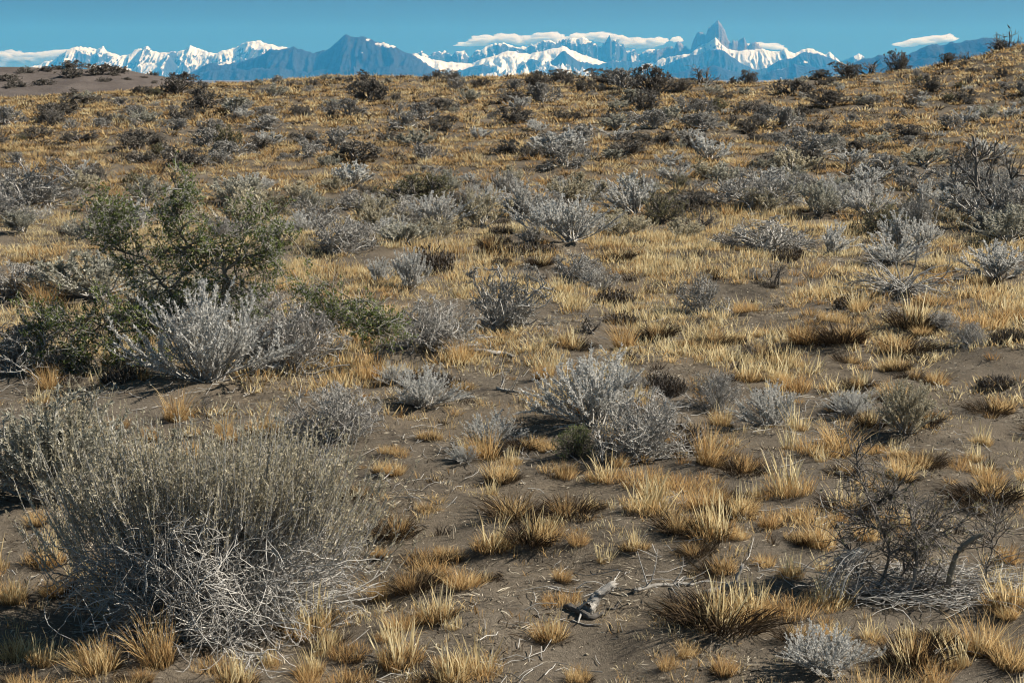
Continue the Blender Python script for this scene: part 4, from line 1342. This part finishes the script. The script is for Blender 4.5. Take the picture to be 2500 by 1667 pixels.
# tufts that stand out in the photograph: base x, base y, width in view pixels, form
HAND = [
    (400, 970, 85, 'spiky'), (395, 1015, 45, 'gold'), (510, 1005, 55, 'gold'), (610, 1000, 90, 'wide'), (900, 1050, 60, 'wide'), (925, 1055, 45, 'gold'), (880, 1090, 60, 'gold'), (905, 1100, 60, 'gold'),
    (1115, 1060, 80, 'spiky'), (1080, 1040, 55, 'gold'), (1215, 1035, 80, 'mixed'), (1470, 1040, 70, 'spiky'), (1300, 1110, 65, 'gold'), (1390, 1115, 95, 'pale'), (1150, 1120, 85, 'gold'),
    (1190, 1195, 130, 'dark'), (1240, 1275, 110, 'mixed'), (1130, 1280, 110, 'pale'), (900, 1250, 90, 'dark'), (930, 1225, 50, 'gold'), (975, 1305, 100, 'wide'), (950, 1365, 90, 'dark'), (870, 1290, 50, 'gold'),
    (1000, 1440, 110, 'pale'), (1265, 1480, 95, 'gold'), (1290, 1395, 95, 'wide'), (1100, 1560, 130, 'pale'), (920, 1540, 130, 'pale'), (1460, 1280, 70, 'pale'), (1500, 1195, 140, 'pale'), (1560, 1225, 90, 'dark'),
    (1640, 1250, 120, 'pale'), (1700, 1250, 55, 'gold'), (1630, 1070, 95, 'spiky'), (1700, 1095, 95, 'dark'), (1820, 1150, 120, 'pale'), (1705, 1185, 85, 'mixed'), (1740, 1150, 60, 'pale'), (1850, 1210, 120, 'wide'),
    (1890, 1260, 85, 'spiky'), (1775, 1260, 45, 'gold'), (1660, 1460, 170, 'dark'), (1720, 1440, 130, 'pale'), (1580, 1440, 110, 'dark'), (1575, 1510, 50, 'spiky'), (1665, 1560, 70, 'gold'), (1820, 1435, 120, 'wide'),
    (1900, 1470, 70, 'gold'), (1940, 1480, 60, 'pale'), (2010, 1480, 70, 'pale'), (2260, 1510, 120, 'spiky'), (2330, 1560, 110, 'gold'), (2320, 1410, 120, 'pale'), (2100, 1560, 130, 'dark'), (2170, 1500, 80, 'dark'),
    (2320, 1300, 70, 'gold'), (2270, 1155, 130, 'dark'), (1950, 1190, 110, 'dark'), (2000, 1130, 70, 'gold'), (2070, 1110, 80, 'gold'), (2120, 1080, 90, 'mixed'), (2210, 1080, 60, 'wide'), (1890, 1055, 110, 'wide'), (2000, 985, 60, 'dark'),
    (2140, 975, 50, 'dark'), (300, 1440, 170, 'spiky'), (215, 1550, 130, 'gold'), (360, 1540, 110, 'spiky'), (540, 1590, 110, 'pale'), (700, 1470, 150, 'pale'), (760, 1490, 70, 'dark'), (20, 1570, 50, 'gold'), (100, 1310, 110, 'pale'),
    (20, 1400, 90, 'gold'), (80, 1220, 60, 'gold'), (110, 900, 60, 'spiky'), (1060, 835, 65, 'spiky'), (1250, 870, 60, 'gold'), (1065, 898, 55, 'wide'), (1310, 805, 70, 'mixed'), (1760, 825, 75, 'dark'), (1810, 845, 80, 'pale'),
    (1860, 800, 90, 'mixed'), (1950, 800, 100, 'mixed'), (2080, 820, 110, 'mixed'), (2100, 760, 90, 'dark'), (1720, 880, 70, 'pale'), (1830, 905, 90, 'gold'), (1790, 880, 60, 'pale'), (2250, 760, 130, 'wide'), (2330, 740, 90, 'wide'),
    (1640, 800, 70, 'dark'), (1510, 785, 70, 'dark'), (2150, 700, 90, 'wide'), (1690, 790, 55, 'pale'), (2190, 585, 50, 'dark'), (1420, 600, 60, 'dark'), (1640, 650, 45, 'dark'), (1240, 615, 50, 'dark'),
    (1130, 580, 55, 'dark'), (1700, 660, 45, 'dark'), (1870, 640, 50, 'dark'), (2260, 660, 60, 'dark'), (40, 680, 70, 'spiky'), (95, 710, 70, 'spiky'), (120, 660, 50, 'spiky'), (20, 780, 60, 'gold'), (80, 590, 50, 'dark'), (870, 1390, 60, 'spiky'), (1390, 1310, 70, 'straw'), (1760, 1310, 60, 'gold'),
    (1660, 980, 60, 'gold'), (1560, 1005, 50, 'gold'), (590, 1155, 40, 'gold'), (1350, 1180, 60, 'mixed'), (1310, 1190, 90, 'dark'), (820, 1150, 70, 'dark'), (850, 1210, 50, 'pale'), (1010, 1240, 50, 'pale'), (985, 1180, 60, 'wide'),
]
for vx, vy, w, form in HAND:
    x, y, z = ground_at(vx * K, min(vy, 1620) * K)
    wm = w * K * y / FPX
    TUFTS.append((x, y + 0.25 * wm, wm, form))
    TAKEN.append((x, y + 0.25 * wm, wm * 0.45))


def grow_tufts():
    g = np.random.default_rng(31)
    n = 0; tries = 0
    while n < 700 and tries < 26000:
        tries += 1
        y = 4.3 + 13.0 * g.random() ** 1.35; x = g.uniform(-1, 1) * y * 0.34
        dens = 0.42 + 0.55 * fbm(x / 1.6, y / 2.4, 2, 91) + 0.25 * sstep(10, 15, y)
        dens -= 0.45 * sstep(0.9, 0.0, abs(y - 9.3)) * sstep(1.0, 2.0, x)          # the bare sand strip on the right
        if g.random() > dens: continue
        w = float(np.clip(g.lognormal(-2.25, 0.38), 0.05, 0.21))
        if not free(x, y, w * 0.5): continue
        form = str(g.choice(['gold', 'wide', 'pale', 'mixed', 'dark', 'spiky', 'straw'], p=[.20, .18, .17, .12, .14, .09, .10]))
        TUFTS.append((x, y, w, form)); TAKEN.append((x, y, w * 0.5)); n += 1


grow_tufts()
TUFTS.sort(key=lambda t: -t[2] / t[1])
REST = TUFTS[300:]
TUFT_OBJ = []


def tuft(x, y, w, form, g):
    z = float(terrain(x, y))
    o = empty('grass_tuft', (x, y, z - 0.006))
    o.rotation_euler = (0, 0, g.uniform(-0.6, 0.6) + (math.pi if g.random() < 0.5 else 0))
    o.rotation_euler[0] = g.normal(0, 0.09); o.rotation_euler[1] = g.normal(0, 0.09)
    s = w * 0.97
    o.scale = (s, s, s * g.uniform(0.9, 1.3))

    def add(nm, key, sc=1.0, dx=0.0, dy=0.0):
        c = link(nm, TUFT[key][int(g.integers(0, len(TUFT[key])))], None, o)
        c.scale = (sc, sc, sc); c.location = (dx, dy, 0); c.rotation_euler = (0, 0, g.uniform(0, 6.28)); c['kind'] = 'stuff'
    if form == 'gold': add('blade_clump', 'gold')
    elif form == 'wide': add('blade_clump', 'wide')
    elif form == 'spiky': add('blade_clump', 'spiky', 1.15); add('short_blade_clump', 'wide', 0.7)
    elif form == 'pale': add('blade_clump', 'wide', 0.9); add('tall_leaf', 'pale', 0.9, g.uniform(-.12, .12))
    elif form == 'mixed': add('blade_clump', 'gold', 0.8, 0.15, 0.1); add('dead_clump', 'dead', 1.15, -0.2, -0.12)
    elif form == 'dark': add('dead_clump', 'dead', 1.35); add('blade_clump', 'spiky', 0.62, 0.15, 0.15)
    elif form == 'straw': add('tall_leaf', 'pale', 0.8); add('blade_clump', 'wide', 0.45)
    if form in ('gold', 'wide', 'spiky', 'pale') and g.random() < 0.6: add('dead_clump', 'dead', g.uniform(0.55, 0.9), g.uniform(-0.25, 0.25), g.uniform(-0.25, 0.1))
    if form in ('gold', 'spiky', 'mixed', 'dark') and g.random() < 0.4: add('tall_leaf', 'pale', g.uniform(0.6, 0.95), g.uniform(-0.15, 0.15))
    tag(o, None, 'grass tuft', 'grass tufts on the sand')
    px, py = project(x, y, z + 0.2 * w)
    PLANTS.append([o, 'tuft_' + form, float(px), float(py), w / y * FPX, None, None])


_g = np.random.default_rng(55)
for t in TUFTS[:300]:
    tuft(*t, _g)


def bake(name, label, protos, xs, ys, ws, hs, mat, g, sink=0.004, z=None):
    """many small tufts as one mass: protos = list of (V, faces, tr) of width 1"""
    n = len(xs)
    zs = terrain(xs, ys) if z is None else z
    pick = g.integers(0, len(protos), n)
    parts = []
    for k, (V, F, tr) in enumerate(protos):
        i = np.nonzero(pick == k)[0]
        if len(i) == 0: continue
        a = g.uniform(0, 6.283, len(i)); c, s = np.cos(a)[:, None], np.sin(a)[:, None]
        X = V[None, :, 0] * c - V[None, :, 1] * s; Y = V[None, :, 0] * s + V[None, :, 1] * c
        W = ws[i][:, None]
        P = np.stack([xs[i][:, None] + X * W, ys[i][:, None] + Y * W, zs[i][:, None] - sink + V[None, :, 2] * hs[i][:, None]], -1)
        A = np.repeat(tr[None], len(i), 0).copy()
        A[:, :, 1] = np.clip(A[:, :, 1] + g.normal(0, 0.22, (len(i), 1)), 0, 1)
        off = (np.arange(len(i)) * len(V))
        FF = [(f[None] + off[:, None, None]).reshape(-1, f.shape[1]) for f in F if len(f)]
        parts.append((P.reshape(-1, 3), FF, A.reshape(-1, 3)))
    me = pack(name, join(parts), mat)
    o = link(name, me)
    tag(o, label, kind='stuff')
    return o


def meadow():
    g = np.random.default_rng(63)
    # the tufts too small to pick out singly, near and middle ground
    r = np.array([(a, b, c) for a, b, c, _ in REST])
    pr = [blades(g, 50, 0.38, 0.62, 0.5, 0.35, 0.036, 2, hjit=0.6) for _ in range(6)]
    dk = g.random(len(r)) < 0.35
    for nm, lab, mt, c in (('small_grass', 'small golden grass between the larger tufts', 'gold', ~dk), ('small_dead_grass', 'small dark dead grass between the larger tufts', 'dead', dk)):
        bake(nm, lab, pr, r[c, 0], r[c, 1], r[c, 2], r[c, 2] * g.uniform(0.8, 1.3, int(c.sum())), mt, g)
    # short grass of the sandy foreground: sparse sprigs
    n = 24000
    y = 4.2 + 10.5 * g.random(n) ** 0.9; x = g.uniform(-1, 1, n) * (y * 0.34 + 2.0)
    d = fbm(x / 0.7, y / 1.0, 3, 101) + 0.35 * fbm(x / 2.5, y / 3.0, 2, 103)
    bare = sstep(1.0, 0.2, np.abs(y - 9.3)) * sstep(0.6, 1.6, x)
    keep = (d - 0.6 * bare) > g.normal(0.10, 0.17, n)
    x, y = x[keep], y[keep]
    pr = [blades(g, 9, 0.6, 0.7, 0.5, 0.45, 0.060, 2, hjit=0.7) for _ in range(8)]
    w = g.uniform(0.025, 0.075, len(x)); h = w * g.uniform(0.5, 1.5, len(x)); q = g.random(len(x))
    bake('sparse_grass', 'sparse short yellow grass on the sand', pr, x[q < .45], y[q < .45], w[q < .45], h[q < .45], 'gold', g)
    s = (q >= .45) & (q < .75)
    bake('bleached_grass', 'bleached short straw standing on the sand', pr, x[s], y[s], w[s], h[s], 'straw', g)
    s = q >= .75
    bake('pale_sprig_grass', 'short pale grass sprigs on the sand', pr, x[s], y[s], w[s], h[s], 'pale', g)
    # dead low mat
    n = 11500
    y = 4.2 + 13 * g.random(n); x = g.uniform(-1, 1, n) * (y * 0.34 + 2.0)
    d = fbm(x / 0.9, y / 1.2, 3, 131)
    keep = d > g.normal(0.16, 0.12, n)
    x, y = x[keep], y[keep]
    pr = [blades(g, 14, 0.55, 0.35, 1.6, 1.0, 0.050, 2) for _ in range(4)]
    w = g.uniform(0.06, 0.14, len(x))
    q = g.random(len(x)) < 0.5
    bake('dead_grass_mat', 'dead brown grass lying on the sand', pr, x[q], y[q], w[q], w[q] * 0.6, 'dead', g)
    bake('grey_straw_mat', 'grey dead straw matted on the sand', pr, x[~q], y[~q], w[~q], w[~q] * 0.5, 'straw', g)
    # gravel
    n = 12000
    y = 4.2 + 8 * g.random(n) ** 1.2; x = g.uniform(-1, 1, n) * (y * 0.34 + 2.0)
    keep = fbm(x / 1.1, y / 1.3, 3, 181) > g.normal(0.1, 0.2, n)
    x, y = x[keep], y[keep]
    oc = np.array([(1, 0, 0), (0, 1, 0), (-1, 0, 0), (0, -1, 0), (0, 0, .8), (0, 0, -.5)], float)
    of = np.array([(0, 1, 4), (1, 2, 4), (2, 3, 4), (3, 0, 4), (1, 0, 5), (2, 1, 5), (3, 2, 5), (0, 3, 5)])
    pr = []
    for _ in range(5):
        tr = np.zeros((6, 3)); tr[:, 1] = g.random()
        pr.append((oc * g.uniform(0.6, 1.2, (6, 1)) * [1, g.uniform(.6, 1), .7], [of], tr))
    w = 0.0035 + 0.006 * g.random(len(x)) ** 3
    bake('gravel', 'small gravel scattered on the sand', pr, x, y, w, w, 'straw', g, sink=-0.001)
    # yellow meadow in front of the hill
    n = 31000
    y = 8.2 + 13.8 * g.random(n) ** 0.85; x = g.uniform(-1, 1, n) * (y * 0.34 + 2.0)
    d = 0.22 + 0.85 * fbm(x / 0.9, y / 1.3, 3, 111) + 0.30 * fbm(x / 3.0, y / 4.0, 2, 113) + 0.24 * sstep(9, 15, y) + 0.12 * sstep(0, 3, x) - 0.25 * sstep(10, 8.5, y) - 0.3 * sstep(0.9, 0.2, np.abs(y - 9.3)) * sstep(0.6, 1.6, x)
    keep = d > g.normal(0.36, 0.10, n)
    x, y = x[keep], y[keep]
    a = np.array(TAKEN)
    big = a[a[:, 2] > 0.12]
    ok = np.ones(len(x), bool)
    for bx, by, br in big:
        ok &= (x - bx) ** 2 + (y - by) ** 2 > (br * 0.6) ** 2
    x, y = x[ok], y[ok]
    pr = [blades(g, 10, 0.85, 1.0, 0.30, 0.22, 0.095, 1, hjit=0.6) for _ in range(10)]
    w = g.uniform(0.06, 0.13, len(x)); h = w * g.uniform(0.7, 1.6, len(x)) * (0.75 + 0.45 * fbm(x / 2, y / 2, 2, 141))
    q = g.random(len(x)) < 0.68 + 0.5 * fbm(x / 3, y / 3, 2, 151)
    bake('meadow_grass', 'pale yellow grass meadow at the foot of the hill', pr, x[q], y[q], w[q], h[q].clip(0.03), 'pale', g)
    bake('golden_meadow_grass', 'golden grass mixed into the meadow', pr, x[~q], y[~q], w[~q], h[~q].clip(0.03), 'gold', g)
    # hillside tussocks
    n = 29000
    y = 20.5 + 32 * g.random(n) ** 0.75; x = g.uniform(-1, 1, n) * (y * 0.335 + 3.0)
    dc, _ = crest(x)
    d = 0.6 + 0.5 * fbm(x / 4, y / 5, 2, 121)
    keep = (y < dc + 1.5) & (d + 0.35 * fbm(x / 1.1, y / 1.6, 2, 171) > g.normal(0.36, 0.2, n))
    x, y = x[keep], y[keep]
    pf = [blades(g, 10, 0.42, 0.62, 0.9, 0.3, 0.13, 1) for _ in range(8)]
    pn = [blades(g, 22, 0.44, 0.62, 0.8, 0.3, 0.065, 1, hjit=0.5) for _ in range(8)]
    w = g.uniform(0.12, 0.30, len(x)); h = w * g.uniform(0.6, 1.15, len(x))
    q = g.random(len(x)); nr = y < 31
    for nm, lab, mt, lo, hi, pr, c in (('hill_grass', 'golden tussock grass of the upper hillside', 'gold', 0, .62, pf, ~nr), ('pale_hill_grass', 'pale grass of the upper hillside', 'pale', .62, .76, pf, ~nr),
                                       ('dark_hill_grass', 'dark dead tussocks of the upper hillside', 'dead', .76, 1.0, pf, ~nr), ('foothill_grass', 'golden tussock grass of the lower hillside', 'gold', 0, .62, pn, nr),
                                       ('pale_foothill_grass', 'pale grass of the lower hillside', 'pale', .62, .80, pn, nr), ('dark_foothill_grass', 'dark dead tussocks of the lower hillside', 'dead', .80, 1.0, pn, nr)):
        s = (q >= lo) & (q < hi) & c
        bake(nm, lab, pr, x[s], y[s], w[s], h[s], mt, g)
    # fallen twigs
    n = 7500
    y = 4.2 + 12 * g.random(n); x = g.uniform(-1, 1, n) * (y * 0.34 + 2.0)
    keep = fbm(x / 1.2, y / 1.4, 3, 191) > g.normal(0.12, 0.15, n)
    x, y = x[keep], y[keep]; m = len(x)
    st = stems(g, np.stack([x, y, 0 * x], 1), g.normal(0, 1, (m, 3)) * [1, 1, 0.1], g.uniform(0.05, 0.20, m), 3, 0.0, 0.25)
    st[..., 2] = terrain(st[..., 0], st[..., 1]) + 0.003 + 0.02 * g.random(st.shape[:2]) ** 2
    tag(link('fallen_twigs', pack('fallen_twigs', tube(st, 0.0022, 0.0011, g), 'wood')), 'bleached fallen twigs strewn on the sand', kind='stuff')
    # straw and twig litter on the ground
    n = 135000
    y = 4.2 + 15 * g.random(n) ** 1.1; x = g.uniform(-1, 1, n) * (y * 0.34 + 2.0)
    d = fbm(x / 0.8, y / 1.0, 4, 161)
    keep = d > g.normal(-0.02, 0.22, n)
    x, y = x[keep], y[keep]; m = len(x)
    P = np.stack([x, y, terrain(x, y) + 0.002], 1)
    T = unit(np.stack([g.normal(0, 1, m), g.normal(0, 1, m), np.abs(g.normal(0, 0.16, m))], 1))
    me = pack('straw_litter', leaves(g, P, T, (0.016 + 0.030 * g.random(m) ** 2 + 0.0012 * y)[:, None], (0.0016 + 0.00022 * y)[:, None], 0.05), 'straw')
    tag(link('straw_litter', me), 'broken straw and twig litter lying on the sand', kind='stuff')


meadow()

# ------------------------------------------------------------------ labels that single out each plant
ORD = ['nearest', 'second nearest', 'third nearest', 'fourth nearest', 'fifth nearest', 'sixth nearest', 'seventh nearest', 'eighth nearest', 'ninth nearest', 'tenth nearest', 'eleventh nearest', 'twelfth nearest']


def write_labels():
    marks = [(p[2], p[3], p[4], p[5]) for p in PLANTS if p[5]]
    marks += [(300.0, 190.0, 300.0, 'the grey sand dune')]
    mp = np.array([(a, b) for a, b, _, _ in marks])
    boxes = {}
    for p in PLANTS:
        if p[6]: continue
        kind = p[1]
        look = TLOOK[kind[5:]] if kind.startswith('tuft_') else LOOK[kind]
        d = np.hypot(mp[:, 0] - p[2], (mp[:, 1] - p[3]) * 1.6)
        # spread the plants over the landmarks: prefer a landmark and side not crowded yet
        best = None
        for i in np.argsort(d)[:6]:
            dx, dy = p[2] - mp[i, 0], (p[3] - mp[i, 1]) * 1.6
            side = ('right of' if dx > 0 else 'left of') if abs(dx) > abs(dy) else ('in front of' if dy > 0 else 'behind')
            key = (look, i, side)
            cost = d[i] * (1 + 0.5 * len(boxes.get(key, ())))
            if best is None or cost < best[0]: best = (cost, key, d[i])
        boxes.setdefault(best[1], []).append((best[2], p))
    used = {p[6] for p in PLANTS if p[6]}
    for (look, i, side), rows in boxes.items():
        rows.sort(key=lambda r: r[0])
        for k, (_, p) in enumerate(rows):
            name = marks[i][3]
            if len(rows) == 1: lab = f'{look} {side} {name}'
            else: lab = f'{look}, {ORD[min(k, 11)]} {side} {name}'
            if len(lab.split()) > 16: lab = lab.replace(' grass tuft', ' tuft').replace('low wide', 'wide').replace('half dead golden', 'half dead')
            if len(lab.split()) > 16: lab = lab.replace(' the ', ' ')
            if lab in used: lab = lab.replace(f' {side} ', f' a little further {side} ')
            used.add(lab)
            p[0]['label'] = lab; p[6] = lab


write_labels()

# ------------------------------------------------------------------ haze: the air between the camera and the mountains
def build_haze():
    x0, x1, y0, y1, z0, z1 = -75000, 75000, -20000, 99000, -302.0, 2950.0
    v = np.array([(x, y, z) for z in (z0, z1) for y in (y0, y1) for x in (x0, x1)], float)
    f = np.array([(0, 2, 3, 1), (4, 5, 7, 6), (0, 1, 5, 4), (2, 6, 7, 3), (0, 4, 6, 2), (1, 3, 7, 5)])
    me = new_mesh('haze', v, f)
    m = NT('blue_air')
    pv = m.n('ShaderNodeVolumePrincipled')
    pv.inputs['Color'].default_value = (0.06, 0.40, 0.92, 1)
    pv.inputs['Density'].default_value = 1.05 / 80000
    pv.inputs['Absorption Color'].default_value = (1, 1, 1, 1)
    pv.inputs['Anisotropy'].default_value = 0.0
    m.t.links.new(pv.outputs[0], m.out.inputs['Volume'])
    o = link('haze', me, m.mat)
    tag(o, kind='stuff', label='thin blue haze that fades the far mountains')


build_haze()


# ------------------------------------------------------------------ clouds, behind the mountains and outside the haze
def cloud_material():
    m = NT('white_cloud')
    vs = m.n('ShaderNodeVolumePrincipled')
    vs.inputs['Color'].default_value = (1, 1, 1, 1)
    vs.inputs['Density'].default_value = 1 / 300.0
    vs.inputs['Anisotropy'].default_value = 0.2
    m.t.links.new(vs.outputs[0], m.out.inputs['Volume'])
    return m.mat


def build_clouds():
    import bmesh
    mat = cloud_material()
    bm = bmesh.new(); bmesh.ops.create_icosphere(bm, subdivisions=4, radius=1.0)
    V = np.array([v.co[:] for v in bm.verts]); F = np.array([[v.index for v in f.verts] for f in bm.faces]); bm.free()
    g = np.random.default_rng(17)
    Y = 103000.0
    banks = [
        ('low white cloud bank at the far left of the skyline', [(-10, 148, 70, 26), (40, 142, 55, 24), (95, 138, 55, 18), (140, 128, 60, 11), (175, 120, 40, 7)]),
        ('white cloud cap over the glacier peaks', [(1085, 103, 40, 7), (1130, 94, 50, 12), (1165, 92, 42, 14), (1205, 98, 34, 10)]),
        ('small round cloud just right of the cloud cap', [(1235, 92, 34, 12), (1262, 86, 34, 12), (1285, 96, 26, 9)]),
        ('thin cloud strip over the middle snow peaks', [(1335, 88, 40, 9), (1375, 84, 36, 10), (1400, 92, 30, 12)]),
        ('ragged cloud between the needle peak and the granite spires', [(1440, 102, 44, 16), (1480, 104, 40, 14), (1510, 96, 22, 9), (1420, 90, 24, 8)]),
        ('tiny cloud puff left of the granite spires', [(1556, 93, 13, 8)]),
        ('low cloud right behind the granite spires', [(1735, 108, 40, 9), (1765, 108, 30, 8), (1785, 112, 20, 5)]),
        ('flat white cloud on the long blue ridge', [(2085, 104, 26, 8), (2120, 98, 40, 10), (2155, 92, 36, 10), (2175, 90, 22, 9)]),
    ]
    for label, puffs in banks:
        cx = np.mean([a for a, _, _, _ in puffs]); cy = np.mean([b for _, b, _, _ in puffs])
        ax, az = ray(cx * K, cy * K)
        o = thing('cloud', (float(ax) * Y, Y, CAM_H + float(az) * Y), label, 'cloud', 'clouds over the mountains')
        for k, (px, py, rx, ry) in enumerate(puffs):
            a, b = ray(px * K, py * K)
            sd = int(g.integers(0, 9999))
            r = 1 + 0.42 * fbm(V[:, 0] * 1.7 + sd, V[:, 2] * 1.7 + V[:, 1], 4, sd)
            W = V * r[:, None] * [rx * K / FPX * Y, 900.0, ry * K / FPX * Y]
            W[:, 2] = np.where(W[:, 2] < 0, W[:, 2] * 0.55, W[:, 2])
            me = new_mesh('cloud_puff', W, F, smooth=True)
            c = link('puff', me, mat, o)
            c.location = ((float(a) - float(ax)) * Y, g.uniform(-200, 200), (float(b) - float(az)) * Y)


build_clouds()
